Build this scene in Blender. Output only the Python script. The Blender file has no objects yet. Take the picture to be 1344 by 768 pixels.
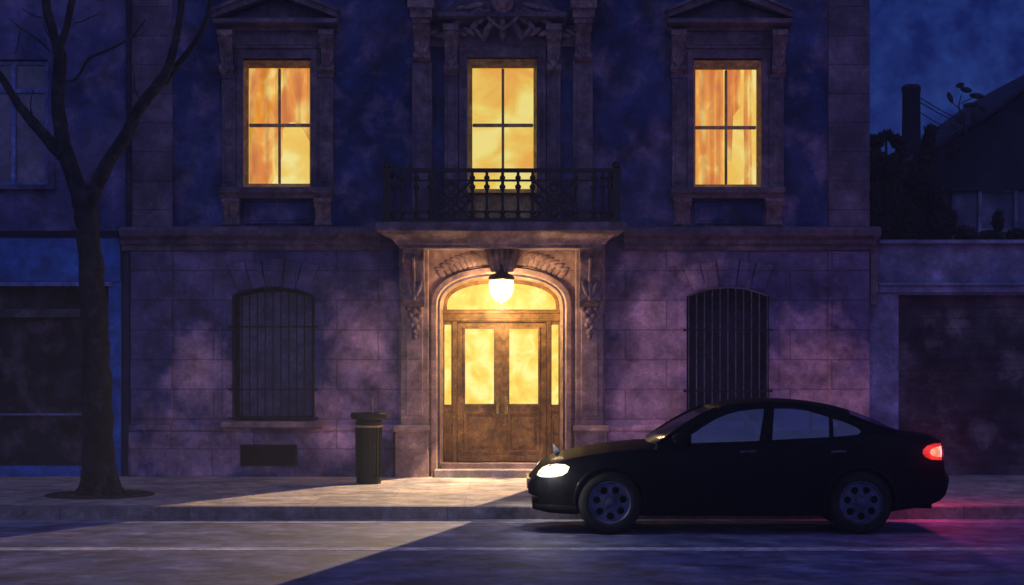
import bpy, bmesh, math, random
import numpy as np
from mathutils import Vector, Matrix
R = math.radians
random.seed(7)
sc = bpy.context.scene
COL = sc.collection

# ------------------------------------------------------------------ camera
CAMZ = 2.22; CD = 28.9; F = 2500.0; HX = 672.0; HY = 447.0
cd = bpy.data.cameras.new('camera'); cam = bpy.data.objects.new('camera', cd); COL.objects.link(cam)
cam.location = (0, -CD, CAMZ); cam.rotation_euler = (R(90), 0, 0)
cd.sensor_width = 36; cd.lens = 36 * F / 1344; cd.shift_y = 63 / 1344
cd.clip_start = 0.1; cd.clip_end = 2000
sc.camera = cam
sc.view_settings.view_transform = 'Standard'; sc.view_settings.look = 'None'
sc.view_settings.gamma = 1; sc.view_settings.exposure = 0.0; sc.view_settings.use_curve_mapping = False
sc.cycles.use_denoising = True
sc.cycles.max_bounces = 6; sc.cycles.transparent_max_bounces = 12; sc.cycles.volume_bounces = 0
sc.cycles.sample_clamp_indirect = 2.0
sc.cycles.volume_step_rate = 4; sc.cycles.caustics_reflective = False; sc.cycles.caustics_refractive = False

HAZE = 0.0026
# ------------------------------------------------------------------ world: dusk sky with soft cloud, western glow behind the camera
SKY_STRENGTH = 0.10
w = bpy.data.worlds.new('World'); sc.world = w; w.use_nodes = True
nt = w.node_tree; N = nt.nodes; L = nt.links
bg = N['Background']
sky = N.new('ShaderNodeTexSky'); sky.sky_type = 'NISHITA'; sky.sun_disc = False
sky.sun_elevation = R(-3.0); sky.sun_rotation = R(180); sky.air_density = 1.6; sky.dust_density = 1.0; sky.ozone_density = 3.0
tc = N.new('ShaderNodeTexCoord')
no = N.new('ShaderNodeTexNoise'); no.inputs['Scale'].default_value = 38; no.inputs['Detail'].default_value = 9; no.inputs['Roughness'].default_value = .74
L.new(tc.outputs['Generated'], no.inputs['Vector'])
cr = N.new('ShaderNodeValToRGB'); cr.color_ramp.elements[0].position = .38; cr.color_ramp.elements[1].position = .64
cr.color_ramp.elements[0].color = (.03, .10, .95, 1); cr.color_ramp.elements[1].color = (.15, .42, 2.15, 1)
L.new(no.outputs['Fac'], cr.inputs['Fac'])
# dusk glow: sky towards -Y (behind the camera) is paler and more violet
sp = N.new('ShaderNodeSeparateXYZ'); L.new(tc.outputs['Generated'], sp.inputs[0])
mr = N.new('ShaderNodeMapRange'); mr.inputs['From Min'].default_value = .15; mr.inputs['From Max'].default_value = -.9
L.new(sp.outputs['Y'], mr.inputs['Value'])
mx = N.new('ShaderNodeMix'); mx.data_type = 'RGBA'
mx.inputs[7].default_value = (2.35, 2.6, 6.0, 1)
L.new(mr.outputs[0], mx.inputs[0]); L.new(cr.outputs[0], mx.inputs[6])
ad = N.new('ShaderNodeMix'); ad.data_type = 'RGBA'; ad.blend_type = 'ADD'; ad.inputs[0].default_value = 0.5
L.new(mx.outputs[2], ad.inputs[6]); L.new(sky.outputs[0], ad.inputs[7])
L.new(ad.outputs[2], bg.inputs['Color']); bg.inputs['Strength'].default_value = SKY_STRENGTH
w.cycles.sampling_method = 'AUTOMATIC'

# the moon, high over the roofs
sl = bpy.data.lights.new('moon', 'SUN'); sl.energy = 0.10; sl.angle = R(6); sl.color = (.55, .6, 1.0)
so = bpy.data.objects.new('moon', sl); COL.objects.link(so)
so.rotation_euler = Vector((0.10, -0.32, -1)).to_track_quat('-Z', 'Y').to_euler()

# ------------------------------------------------------------------ helpers
def X_(px, Y=0): return (px - HX) * (CD + Y) / F
def Z_(py, Y=0): return CAMZ - (py - HY) * (CD + Y) / F

from mathutils.geometry import delaunay_2d_cdt
def fill(outer, hs, y):
    """triangulate an XZ outline with holes -> verts, faces, boundary edges"""
    co = []; ed = []
    for loop in [outer] + hs:
        o = len(co); n = len(loop); co += [Vector((x, z)) for x, z in loop]; ed += [(o+i, o+(i+1) % n) for i in range(n)]
    v, e, f, _, _, _ = delaunay_2d_cdt(co, ed, [], 0, 1e-6)
    def ins(p, loop):
        c = False; n = len(loop)
        for i in range(n):
            (x0, z0), (x1, z1) = loop[i], loop[(i+1) % n]
            if (z0 > p[1]) != (z1 > p[1]) and p[0] < (x1-x0)*(p[1]-z0)/(z1-z0)+x0: c = not c
        return c
    keep = []
    for t in f:
        m_ = (sum(v[i].x for i in t)/len(t), sum(v[i].y for i in t)/len(t))
        if ins(m_, outer) and not any(ins(m_, h) for h in hs): keep.append(tuple(t))
    f = keep; cnt = {}
    for t in f:
        for i in range(len(t)):
            k = tuple(sorted((t[i], t[(i+1) % len(t)]))); cnt[k] = cnt.get(k, 0)+1
    return [Vector((p.x, y, p.y)) for p in v], f, [k for k, c in cnt.items() if c == 1]

class MB:
    def __init__(s): s.v = []; s.f = []
    def add(s, vs, fs):
        o = len(s.v); s.v += [tuple(p) for p in vs]; s.f += [tuple(i + o for i in f) for f in fs]; return s
    def box(s, x0, x1, y0, y1, z0, z1):
        if x0 > x1: x0, x1 = x1, x0
        if y0 > y1: y0, y1 = y1, y0
        if z0 > z1: z0, z1 = z1, z0
        return s.add([(x0,y0,z0),(x1,y0,z0),(x1,y1,z0),(x0,y1,z0),(x0,y0,z1),(x1,y0,z1),(x1,y1,z1),(x0,y1,z1)],
              [(3,2,1,0),(4,5,6,7),(0,1,5,4),(1,2,6,5),(2,3,7,6),(3,0,4,7)])
    def pbox(s, a, b, c, d, y0, y1, Yr=None):        # pixel box at depth of its front
        yr = y0 if Yr is None else Yr
        return s.box(X_(a, yr), X_(b, yr), y0, y1, Z_(d, yr), Z_(c, yr))
    def prism(s, poly, y0, y1):                      # polygon in XZ pushed along Y
        n = len(poly)
        ar = sum(poly[i][0]*poly[(i+1)%n][1]-poly[(i+1)%n][0]*poly[i][1] for i in range(n))
        if ar < 0: poly = poly[::-1]
        vs = [(x, y0, z) for x, z in poly] + [(x, y1, z) for x, z in poly]
        fs = [tuple(range(n)), tuple(range(2*n-1, n-1, -1))] + [((i+1)%n, i, i+n, (i+1)%n+n) for i in range(n)]
        return s.add(vs, fs)
    def mould(s, prof, x0, x1):                      # profile (y,z) swept along X
        n = len(prof)
        vs = [(x0, y, z) for y, z in prof] + [(x1, y, z) for y, z in prof]
        fs = [tuple(range(n)), tuple(range(2*n-1, n-1, -1))] + [((i+1)%n, i, i+n, (i+1)%n+n) for i in range(n)]
        return s.add(vs, fs)
    def tube(s, pts, rad, n=8, cap=True):
        pts = [Vector(p) for p in pts]; m = len(pts)
        if not hasattr(rad, '__len__'): rad = [rad]*m
        ref = Vector((0, 1, .13)).normalized(); vs = []
        for i, p in enumerate(pts):
            t = (pts[min(i+1, m-1)] - pts[max(i-1, 0)]).normalized()
            a = t.cross(ref)
            if a.length < .05: a = t.cross(Vector((1, 0, 0)))
            a.normalize(); b = t.cross(a).normalized()
            for k in range(n):
                c = 2*math.pi*k/n
                vs.append(p + (a*math.cos(c) + b*math.sin(c))*rad[i])
        fs = [(i*n+k, i*n+(k+1)%n, (i+1)*n+(k+1)%n, (i+1)*n+k) for i in range(m-1) for k in range(n)]
        if cap: fs += [tuple(range(n-1, -1, -1)), tuple(range((m-1)*n, m*n))]
        return s.add(vs, fs)
    def lathe(s, c, prof, n=24, axis='Z', cap=True):           # profile (r, h) from c
        vs = []; m = len(prof)
        for r, h in prof:
            for k in range(n):
                a = 2*math.pi*k/n
                if axis == 'Z': vs.append((c[0]+r*math.cos(a), c[1]+r*math.sin(a), c[2]+h))
                else: vs.append((c[0]+r*math.cos(a), c[1]+h, c[2]+r*math.sin(a)))
        fs = [(i*n+k, i*n+(k+1)%n, (i+1)*n+(k+1)%n, (i+1)*n+k) for i in range(m-1) for k in range(n)]
        if cap: fs += [tuple(range(n-1, -1, -1)), tuple(range((m-1)*n, m*n))]
        return s.add(vs, fs)
    def blob(s, c, r, rot=0, n=10, m=6):             # ellipsoid turned about Y
        vs = []; ca, sa = math.cos(rot), math.sin(rot)
        for i in range(m+1):
            th = math.pi*i/m
            for k in range(n):
                a = 2*math.pi*k/n
                x = r[0]*math.sin(th)*math.cos(a)*(1+.0); y = r[1]*math.sin(th)*math.sin(a); z = r[2]*math.cos(th)
                vs.append((c[0]+x*ca+z*sa, c[1]+y, c[2]-x*sa+z*ca))
        fs = [(i*n+k, i*n+(k+1)%n, (i+1)*n+(k+1)%n, (i+1)*n+k) for i in range(m) for k in range(n)]
        return s.add(vs, fs)
    def grid(s, P):
        m = len(P); n = len(P[0]); vs = [p for row in P for p in row]
        return s.add(vs, [(i*n+k, i*n+k+1, (i+1)*n+k+1, (i+1)*n+k) for i in range(m-1) for k in range(n-1)])
    def holes(s, outer, hs, y0, y1):                 # wall plate with openings
        vs, fs, bd = fill(outer, hs, y0); n = len(vs)
        s.add(vs + [(v.x, y1, v.z) for v in vs], fs + [tuple(i+n for i in f[::-1]) for f in fs] + [(a, b, b+n, a+n) for a, b in bd])
        return s
    def build(s, name, m, parent=None, smooth=None, bevel=0, recalc=True):
        me = bpy.data.meshes.new(name); me.from_pydata(s.v, [], s.f)
        bm = bmesh.new(); bm.from_mesh(me)
        bmesh.ops.remove_doubles(bm, verts=bm.verts, dist=1e-5)
        if recalc: bmesh.ops.recalc_face_normals(bm, faces=bm.faces)
        bm.to_mesh(me); bm.free()
        o = bpy.data.objects.new(name, me); COL.objects.link(o)
        if m: me.materials.append(m)
        if smooth is not None:
            me.polygons.foreach_set('use_smooth', [True]*len(me.polygons))
            me.set_sharp_from_angle(angle=R(smooth))
        if bevel:
            b = o.modifiers.new('bevel', 'BEVEL'); b.width = bevel; b.segments = 2; b.limit_method = 'ANGLE'; b.angle_limit = R(40)
        if parent: par(o, parent)
        return o

def par(o, p):
    o.parent = p
    o.matrix_parent_inverse = Matrix.Translation(-p.location) if p.parent is None else Matrix.Identity(4)
def tag(o, label=None, cat=None, group=None, kind=None):
    if label: o['label'] = label
    if cat: o['category'] = cat
    if group: o['group'] = group
    if kind: o['kind'] = kind
    return o
def thing(name, loc, label, cat, group=None):
    o = bpy.data.objects.new(name, None); COL.objects.link(o); o.location = loc; o.empty_display_size = .2
    return tag(o, label, cat, group)
def copy_tree(o, parent=None):
    c = o.copy(); COL.objects.link(c)
    if parent: c.parent = parent
    for ch in [x for x in o.children]: copy_tree(ch, c)
    return c

# ------------------------------------------------------------------ materials
def newmat(name):
    m = bpy.data.materials.new(name); m.use_nodes = True
    return m, m.node_tree.nodes, m.node_tree.links
def V3(c): return (c[0], c[1], c[2], 1)

def wash(name, a, b, c=None, scale=.9, rough=.85, grain=.22, bump=.25, metallic=0, lo=.38, hi=.62, brick=None,
         lit_patches=None, cols=None, spec=.3, rim=.18, edge=None, coat=0, seed=0.0, blot=.38):
    """mottled, weathered surface: two or three tones in blotches, tide marks round them, fine grain, optional masonry joints, optional patches of light painted into the colour"""
    m, N, L = newmat(name); bs = N['Principled BSDF']
    tc = N.new('ShaderNodeTexCoord')
    mp = N.new('ShaderNodeMapping'); mp.inputs['Location'].default_value = (seed*3.1, seed*1.7, seed)
    L.new(tc.outputs['Object'], mp.inputs['Vector'])
    def noise(sc_, det=6, ro=.6, di=.0):
        n = N.new('ShaderNodeTexNoise'); n.inputs['Scale'].default_value = sc_; n.inputs['Detail'].default_value = det
        n.inputs['Roughness'].default_value = ro; n.inputs['Distortion'].default_value = di
        L.new(mp.outputs[0], n.inputs['Vector']); return n.outputs['Fac']
    def math_(op, x, y=None, z=None, clamp=False):
        n = N.new('ShaderNodeMath'); n.operation = op; n.use_clamp = clamp
        for i, q in enumerate((x, y, z)):
            if q is None: continue
            if isinstance(q, (int, float)): n.inputs[i].default_value = q
            else: L.new(q, n.inputs[i])
        return n.outputs[0]
    def mix(f, x, y, mode='MIX'):
        n = N.new('ShaderNodeMix'); n.data_type = 'RGBA'; n.blend_type = mode
        for i, q in ((0, f), (6, x), (7, y)):
            if isinstance(q, (int, float)): n.inputs[i].default_value = q
            elif isinstance(q, tuple): n.inputs[i].default_value = V3(q)
            else: L.new(q, n.inputs[i])
        return n.outputs[2]
    def mrange(v, a0, a1, b0=0., b1=1.):
        n = N.new('ShaderNodeMapRange'); n.inputs['From Min'].default_value = a0; n.inputs['From Max'].default_value = a1
        n.inputs['To Min'].default_value = b0; n.inputs['To Max'].default_value = b1; L.new(v, n.inputs['Value']); return n.outputs[0]
    n1 = noise(scale, 7, .60, .12)
    col = mix(mrange(n1, lo, hi), a, b)
    if rim:
        d = math_('ABSOLUTE', math_('SUBTRACT', n1, (lo+hi)/2 + .03))
        col = mix(mrange(d, 0, .014, rim, 0), col, (0, 0, 0))
    if c:
        n2 = noise(scale*1.9+.37, 6, .6, .15)
        col = mix(mrange(n2, .5, .66), col, c)
    if lit_patches:
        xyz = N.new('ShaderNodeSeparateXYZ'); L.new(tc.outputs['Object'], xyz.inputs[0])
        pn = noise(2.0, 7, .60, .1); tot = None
        for (x, z, rx, rz, amt) in lit_patches:
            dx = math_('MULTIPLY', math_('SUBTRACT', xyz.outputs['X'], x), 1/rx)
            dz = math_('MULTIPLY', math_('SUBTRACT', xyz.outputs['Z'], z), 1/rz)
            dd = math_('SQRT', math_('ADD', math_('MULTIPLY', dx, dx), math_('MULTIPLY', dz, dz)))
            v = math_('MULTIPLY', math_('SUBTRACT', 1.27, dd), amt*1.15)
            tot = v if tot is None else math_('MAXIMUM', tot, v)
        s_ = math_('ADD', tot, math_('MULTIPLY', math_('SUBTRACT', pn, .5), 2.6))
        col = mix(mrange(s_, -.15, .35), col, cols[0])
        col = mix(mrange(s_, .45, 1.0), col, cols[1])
    n3 = noise(scale*6, 5, .65)
    col = mix(1.0, col, mrange(n3, .3, .72, 1-grain, 1+grain*.8), 'MULTIPLY')
    n4 = noise(scale*2.6+.2, 6, .62, .15)
    col = mix(1.0, col, mrange(n4, .36, .66, 1-blot, 1+blot*1.1), 'MULTIPLY')
    d4 = math_('ABSOLUTE', math_('SUBTRACT', n4, .56))
    col = mix(mrange(d4, 0, .010, rim, 0), col, (0, 0, 0))
    col = mix(1.0, col, mrange(noise(14, 4, .7), .32, .68, .84, 1.16), 'MULTIPLY')
    g = noise(46, 3, .7)
    col = mix(1.0, col, mrange(g, .3, .7, .78, 1.2), 'MULTIPLY')
    hgt = math_('ADD', math_('MULTIPLY', g, .35), n3)
    if brick:
        bw, bh, x0, z0, mort, dark = brick
        xyz = N.new('ShaderNodeSeparateXYZ'); L.new(tc.outputs['Object'], xyz.inputs[0])
        cb = N.new('ShaderNodeCombineXYZ')
        wob = math_('MULTIPLY', math_('SUBTRACT', noise(3.5, 2), .5), .02)
        ax = 'Z' if edge != 'floor' else 'Y'
        L.new(math_('ADD', math_('SUBTRACT', xyz.outputs['X'], x0), wob), cb.inputs[0])
        L.new(math_('ADD', math_('SUBTRACT', xyz.outputs[ax], z0), wob), cb.inputs[1])
        bt = N.new('ShaderNodeTexBrick'); L.new(cb.outputs[0], bt.inputs['Vector'])
        bt.inputs['Scale'].default_value = 1; bt.inputs['Brick Width'].default_value = bw; bt.inputs['Row Height'].default_value = bh
        bt.inputs['Mortar Size'].default_value = mort; bt.inputs['Mortar Smooth'].default_value = .25
        bt.inputs['Color1'].default_value = (1, 1, 1, 1); bt.inputs['Color2'].default_value = (.84, .84, .86, 1); bt.inputs['Mortar'].default_value = (1-dark,)*3+(1,)
        col = mix(1.0, col, bt.outputs['Color'], 'MULTIPLY')
        hgt = math_('SUBTRACT', hgt, math_('MULTIPLY', bt.outputs['Fac'], 2.0))
    L.new(col, bs.inputs['Base Color'])
    bs.inputs['Roughness'].default_value = rough; bs.inputs['Metallic'].default_value = metallic
    bs.inputs['Specular IOR Level'].default_value = spec; bs.inputs['Coat Weight'].default_value = coat
    if bump:
        b_ = N.new('ShaderNodeBump'); b_.inputs['Strength'].default_value = bump; b_.inputs['Distance'].default_value = .02
        L.new(hgt, b_.inputs['Height']); L.new(b_.outputs[0], bs.inputs['Normal'])
    return m

def glow(name, c0, c1, strength, scale=2.0, c2=None, lo=.42, hi=.58, spec=False, seed=0, stretch=1.0):
    m, N, L = newmat(name); bs = N['Principled BSDF']
    tc = N.new('ShaderNodeTexCoord'); mp = N.new('ShaderNodeMapping'); mp.inputs['Location'].default_value = (seed, seed*.7, seed*1.3)
    mp.inputs['Scale'].default_value = (stretch, 1, 1)
    L.new(tc.outputs['Object'], mp.inputs[0])
    n = N.new('ShaderNodeTexNoise'); n.inputs['Scale'].default_value = scale; n.inputs['Detail'].default_value = 6; n.inputs['Distortion'].default_value = .5
    L.new(mp.outputs[0], n.inputs['Vector'])
    r = N.new('ShaderNodeValToRGB'); e = r.color_ramp.elements
    e[0].position = lo; e[0].color = V3(c0); e[1].position = hi; e[1].color = V3(c1)
    if c2: q = e.new((lo+hi)/2+.01); q.color = V3(c2)
    L.new(n.outputs['Fac'], r.inputs[0]); L.new(r.outputs[0], bs.inputs['Emission Color'])
    bs.inputs['Emission Strength'].default_value = strength
    bs.inputs['Base Color'].default_value = (.08, .06, .03, 1); bs.inputs['Roughness'].default_value = .25 if spec else .9
    return m

def glassmat(name, tint, gloss=.12, rough=.05):
    m, N, L = newmat(name); out = N['Material Output']; N.remove(N['Principled BSDF'])
    t = N.new('ShaderNodeBsdfTransparent'); t.inputs[0].default_value = V3(tint)
    g = N.new('ShaderNodeBsdfGlossy'); g.inputs['Roughness'].default_value = rough; g.inputs[0].default_value = (.8, .85, 1, 1)
    mx = N.new('ShaderNodeMixShader'); mx.inputs[0].default_value = gloss
    L.new(t.outputs[0], mx.inputs[1]); L.new(g.outputs[0], mx.inputs[2]); L.new(mx.outputs[0], out.inputs[0])
    return m

M = {}
LIT_PINK = (.72, .41, .45); LIT_MAUVE = (.38, .23, .33)  # warm light on the wall, painted into the stone colour as patches
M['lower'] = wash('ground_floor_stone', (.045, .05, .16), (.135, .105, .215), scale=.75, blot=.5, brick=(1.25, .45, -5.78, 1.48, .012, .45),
    lit_patches=[(X_(858), Z_(450), .62, 1.25, 1.0), (X_(850), Z_(540), .75, .8, 1.2), (X_(1075), Z_(500), .85, .75, 1.1), (X_(900), Z_(360), .6, .35, .55), (X_(1115), Z_(540), .6, .9, .9),
             (X_(478), Z_(455), .5, .75, .85), (X_(262), Z_(490), .42, .6, .8), (X_(270), Z_(580), 1.2, .45, .45), (X_(430), Z_(560), .9, .6, .4)], cols=(LIT_MAUVE, LIT_PINK))
M['upper'] = wash('upper_plaster', (.008, .022, .105), (.055, .062, .18), c=(.15, .11, .22), scale=.62, blot=.55, seed=2.3, lo=.40, hi=.64, grain=.3)
M['quoin'] = wash('quoin_stone', (.07, .06, .115), (.14, .105, .17), scale=.9, seed=4.1, brick=(3.0, .44, -6.5, 4.2, .011, .5))
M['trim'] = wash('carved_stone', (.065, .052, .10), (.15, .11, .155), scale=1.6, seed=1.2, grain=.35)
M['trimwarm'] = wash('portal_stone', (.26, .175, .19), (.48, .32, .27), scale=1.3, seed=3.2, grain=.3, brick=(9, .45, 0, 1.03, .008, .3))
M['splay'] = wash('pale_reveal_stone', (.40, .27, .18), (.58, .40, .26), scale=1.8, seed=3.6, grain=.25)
M['slab'] = wash('balcony_stone', (.16, .11, .14), (.42, .29, .28), c=(.10, .08, .12), scale=1.5, seed=5, grain=.3)
M['carve'] = wash('ornament_stone', (.12, .085, .12), (.24, .165, .19), scale=3, seed=6, grain=.4)
M['leftwall'] = wash('neighbour_plaster', (.035, .045, .16), (.10, .088, .22), c=(.14, .11, .23), blot=.5, scale=.7, seed=8)
M['blue'] = wash('blue_shopfront_paint', (.014, .07, .30), (.04, .13, .46), scale=1.1, seed=9, rough=.6)
M['bluedark'] = wash('dark_blue_paint', (.01, .014, .05), (.025, .03, .09), scale=1.3, seed=9.5, rough=.6)
M['bluepale'] = wash('pale_blue_paint', (.09, .13, .36), (.16, .2, .46), scale=2, seed=9.7)
M['shopdark'] = wash('dark_shutter', (.005, .005, .010), (.04, .033, .052), c=(.085, .062, .085), blot=.55, scale=.9, seed=11, lo=.42, hi=.66)
M['garage'] = wash('garage_render', (.09, .11, .24), (.19, .20, .36), scale=1.0, seed=12)
M['shutter'] = wash('dark_gate_panel', (.012, .014, .026), (.06, .066, .09), c=(.12, .11, .14), blot=.5, scale=.7, seed=13, brick=(40, .16, 0, 0, .01, .35))
M['rear'] = wash('dark_house_wall', (.008, .010, .035), (.02, .021, .055), scale=.5, seed=14)
M['rearpale'] = wash('pale_annex_wall', (.06, .07, .15), (.11, .115, .22), scale=.8, seed=15)
M['chim'] = wash('chimney_brick', (.006, .009, .032), (.012, .015, .05), scale=.8, seed=16)
M['iron'] = wash('black_iron', (.004, .004, .008), (.009, .008, .014), scale=5, rough=.5, bump=.1)
M['grille'] = wash('window_grille_iron', (.005, .005, .012), (.012, .011, .022), scale=4, rough=.55, bump=.1)
M['grillepale'] = wash('worn_grille_iron', (.09, .07, .10), (.16, .13, .16), scale=4, rough=.5, bump=.1)
M['wood'] = wash('oak_door', (.19, .098, .028), (.38, .215, .07), scale=2.2, seed=17, rough=.55, grain=.35)
M['sash'] = wash('window_sash_wood', (.36, .22, .09), (.58, .38, .17), scale=3, seed=18, rough=.6)
M['brass'] = wash('brass', (.55, .36, .12), (.7, .5, .2), scale=9, rough=.3, metallic=1, bump=.05)
M['bark'] = wash('bark', (.006, .006, .010), (.024, .022, .028), c=(.045, .038, .042), scale=3.2, seed=19, bump=1.0, grain=.5)
M['bin'] = wash('bin_paint', (.003, .006, .005), (.009, .014, .012), scale=3, seed=20, rough=.45, bump=.1)
M['grate'] = wash('tree_grate_iron', (.022, .022, .028), (.045, .04, .045), scale=4, seed=21)
M['pipe'] = wash('drainpipe_paint', (.012, .012, .035), (.03, .028, .06), scale=3, seed=22)
M['leaf'] = wash('dark_leaves', (.006, .009, .014), (.018, .024, .03), scale=1.5, seed=23, bump=0)
M['cable'] = wash('cable_rubber', (.006, .007, .02), (.01, .012, .03), scale=5, bump=0)
M['walk'] = wash('pavement_stone', (.23, .21, .25), (.36, .31, .31), c=(.44, .35, .30), scale=.9, seed=24, edge='floor', brick=(1.9, 1.3, .35, -5.12, .012, .30), bump=.3)
M['kerb'] = wash('kerb_stone', (.13, .12, .15), (.20, .175, .20), scale=1.2, seed=25, brick=(1.6, 5, 0, -2, .012, .4))
M['gutter'] = wash('gutter_stone', (.17, .165, .26), (.27, .25, .36), scale=1.4, seed=26, edge='floor', brick=(1.1, 5, 0, -8, .01, .3))
M['road'] = wash('asphalt', (.04, .055, .16), (.115, .115, .225), c=(.16, .14, .25), blot=.55, scale=.8, seed=27, bump=.5, rough=.8)
M['line'] = wash('worn_road_paint', (.26, .25, .34), (.55, .5, .56), scale=2.5, seed=28)
M['ground'] = wash('far_ground', (.03, .04, .10), (.06, .06, .12), scale=.3, seed=29)
M['dark'] = wash('dark_interior', (.006, .006, .010), (.012, .012, .018), scale=1)
M['winglass'] = glassmat('window_glass', (.95, .93, .85), .05)
M['coldglass'] = wash('dark_window_glass', (.05, .05, .13), (.12, .10, .20), scale=1.3, rough=.25, bump=0, spec=.5)
M['room'] = glow('lit_room_wall', (.96, .60, .08), (1.0, .90, .34), 1.1, 1.6, c2=(.97, .70, .13), lo=.40, hi=.60)
M['roommid'] = glow('lit_salon_wall', (.93, .46, .04), (1.0, .86, .26), 1.08, 1.7, c2=(.97, .70, .11), lo=.38, hi=.58, seed=3.4)
M['doorlight'] = glow('lit_frosted_glass', (.96, .56, .06), (1.0, .90, .28), 1.08, 3.6, c2=(.98, .74, .13), lo=.36, hi=.64, spec=True, seed=1.6)
M['drape'] = glow('lit_orange_drape', (.78, .24, .02), (1.0, .72, .18), 1.05, 1.9, c2=(.92, .38, .04), lo=.36, hi=.66, seed=5, stretch=2.5)
def paint_fold_shade(m):  # fold shading painted into the glow, by sideways slope of the cloth
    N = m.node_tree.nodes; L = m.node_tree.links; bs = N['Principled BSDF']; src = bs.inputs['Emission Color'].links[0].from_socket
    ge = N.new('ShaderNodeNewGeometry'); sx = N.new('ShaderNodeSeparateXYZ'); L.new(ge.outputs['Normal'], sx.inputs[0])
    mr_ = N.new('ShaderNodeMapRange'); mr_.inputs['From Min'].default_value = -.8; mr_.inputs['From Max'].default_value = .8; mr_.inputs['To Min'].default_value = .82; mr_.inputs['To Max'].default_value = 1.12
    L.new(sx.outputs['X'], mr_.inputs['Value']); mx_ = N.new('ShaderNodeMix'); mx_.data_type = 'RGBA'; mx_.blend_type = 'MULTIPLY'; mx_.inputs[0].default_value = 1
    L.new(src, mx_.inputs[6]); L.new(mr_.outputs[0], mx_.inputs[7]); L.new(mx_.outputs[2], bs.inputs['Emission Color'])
paint_fold_shade(M['drape'])
M['globe'] = glow('lantern_glass', (1, .90, .58), (1, .95, .70), 2.2, 3, spec=True)
_n = M['globe'].node_tree.nodes; _l = M['globe'].node_tree.links; _t = _n.new('ShaderNodeBsdfTransparent'); _m = _n.new('ShaderNodeMixShader'); _m.inputs[0].default_value = .5
_l.new(_n['Principled BSDF'].outputs[0], _m.inputs[1]); _l.new(_t.outputs[0], _m.inputs[2]); _l.new(_m.outputs[0], _n['Material Output'].inputs[0])

# ------------------------------------------------------------------ ground
def struct(name, mb, m, **k):
    o = mb.build(name, m, **k); o['kind'] = 'structure'; return o
struct('ground', MB().box(-600, 600, -600, 600, -1.2, -.008), M['ground'])
struct('road', MB().box(-60, 60, -16, -5.3, -.3, 0), M['road'])
struct('gutter', MB().box(-60, 60, -5.76, -5.301, -.1, .004), M['gutter'])
struct('road_marking', MB().box(-7.30, 60, -8.78, -8.49, -.1, .004), M['line'])
struct('kerb', MB().box(-60, 60, -5.3, -5.121, -.2, .163), M['kerb'], bevel=.012)
struct('sidewalk', MB().box(-60, 60, -5.12, 14, -.2, .16), M['walk'])
struct('opposite_sidewalk', MB().box(-60, 60, -34, -16, -.2, .15), M['walk'])

# ------------------------------------------------------------------ the town house
GZ = .16; TOP = 10.6
XL, XR = X_(172), X_(1141)
house = thing('town_house', (X_(659), 0, GZ), 'dusky stone town house with three lit upper windows, iron balcony and arched double door', 'building')
FLOORZ = Z_(312)
def arch(x0, x1, zs, zt, n=14, corner=0.0, flip=False):
    """points of an arch from right spring to left spring; superellipse for basket-handle"""
    cx = (x0+x1)/2; a = (x1-x0)/2; b = zt-zs; out = []
    e = 2.0 + corner
    for i in range(n+1):
        t = math.pi*i/n; c, s = math.cos(t), math.sin(t)
        out.append((cx + a*math.copysign(abs(c)**(2/e), c), zs + b*abs(s)**(2/e)))
    return out
def segarch(x0, x1, zs, zt, n=10):
    a = (x1-x0)/2; h = zt-zs; r = (a*a+h*h)/(2*h); cx = (x0+x1)/2; cz = zt-r; th = math.asin(a/r)
    return [(cx + r*math.sin(th*(1-2*i/n)), cz + r*math.cos(th*(1-2*i/n))) for i in range(n+1)]
# openings (px)
DOOR = dict(x0=X_(577), x1=X_(739), zs=Z_(403), zt=Z_(362), zb=GZ)
def door_outline(g, n=22):    # grown by g metres
    return [(DOOR['x0']-g, GZ), (DOOR['x1']+g, GZ)] + arch(DOOR['x0']-g, DOOR['x1']+g, DOOR['zs'], DOOR['zt']+g, n, .35)
LW = []
for cx in (359, 955):
    LW.append([(X_(cx-54), Z_(553)), (X_(cx+54), Z_(553))] + segarch(X_(cx-54), X_(cx+54), Z_(389), Z_(376)))
UW = [(318, 408, 78, 247), (613, 705, 76, 292), (907, 1000, 78, 247)]
def rect(a, b, c, d): return [(X_(a), Z_(d)), (X_(b), Z_(d)), (X_(b), Z_(c)), (X_(a), Z_(c))]
VENT = rect(317, 391, 583, 611)
vent2 = rect(917, 991, 583, 611)
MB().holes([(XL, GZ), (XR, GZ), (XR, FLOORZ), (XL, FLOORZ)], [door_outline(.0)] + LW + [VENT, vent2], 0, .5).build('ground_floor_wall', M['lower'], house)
MB().holes([(XL, FLOORZ), (XR, FLOORZ), (XR, TOP), (XL, TOP)], [rect(*u) for u in UW], 0, .5).build('upper_wall', M['upper'], house)
mb = MB(); mb.box(XL, XL+.4, .5, 10, GZ, TOP); mb.box(XR-.4, XR, .5, 10, GZ, TOP); mb.box(XL, XR, 10, 10.4, GZ, TOP)
mb.build('side_wall', M['leftwall'], house)
MB().box(XL-.2, XR+.2, -.35, 10.6, TOP, TOP+.3).build('roof', M['rear'], house)
MB().mould([(.0, TOP-.5), (-.12, TOP-.5), (-.18, TOP-.3), (-.42, TOP-.12), (-.45, TOP-.005), (0, TOP-.005)], XL-.12, XR+.12).build('cornice', M['trim'], house, bevel=.01)
# interior floors, so that light stays inside its storey
MB().box(XL+.4, XR-.4, .5, 10, FLOORZ-.2, FLOORZ+.02).build('floor_slab', M['dark'], house)
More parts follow.
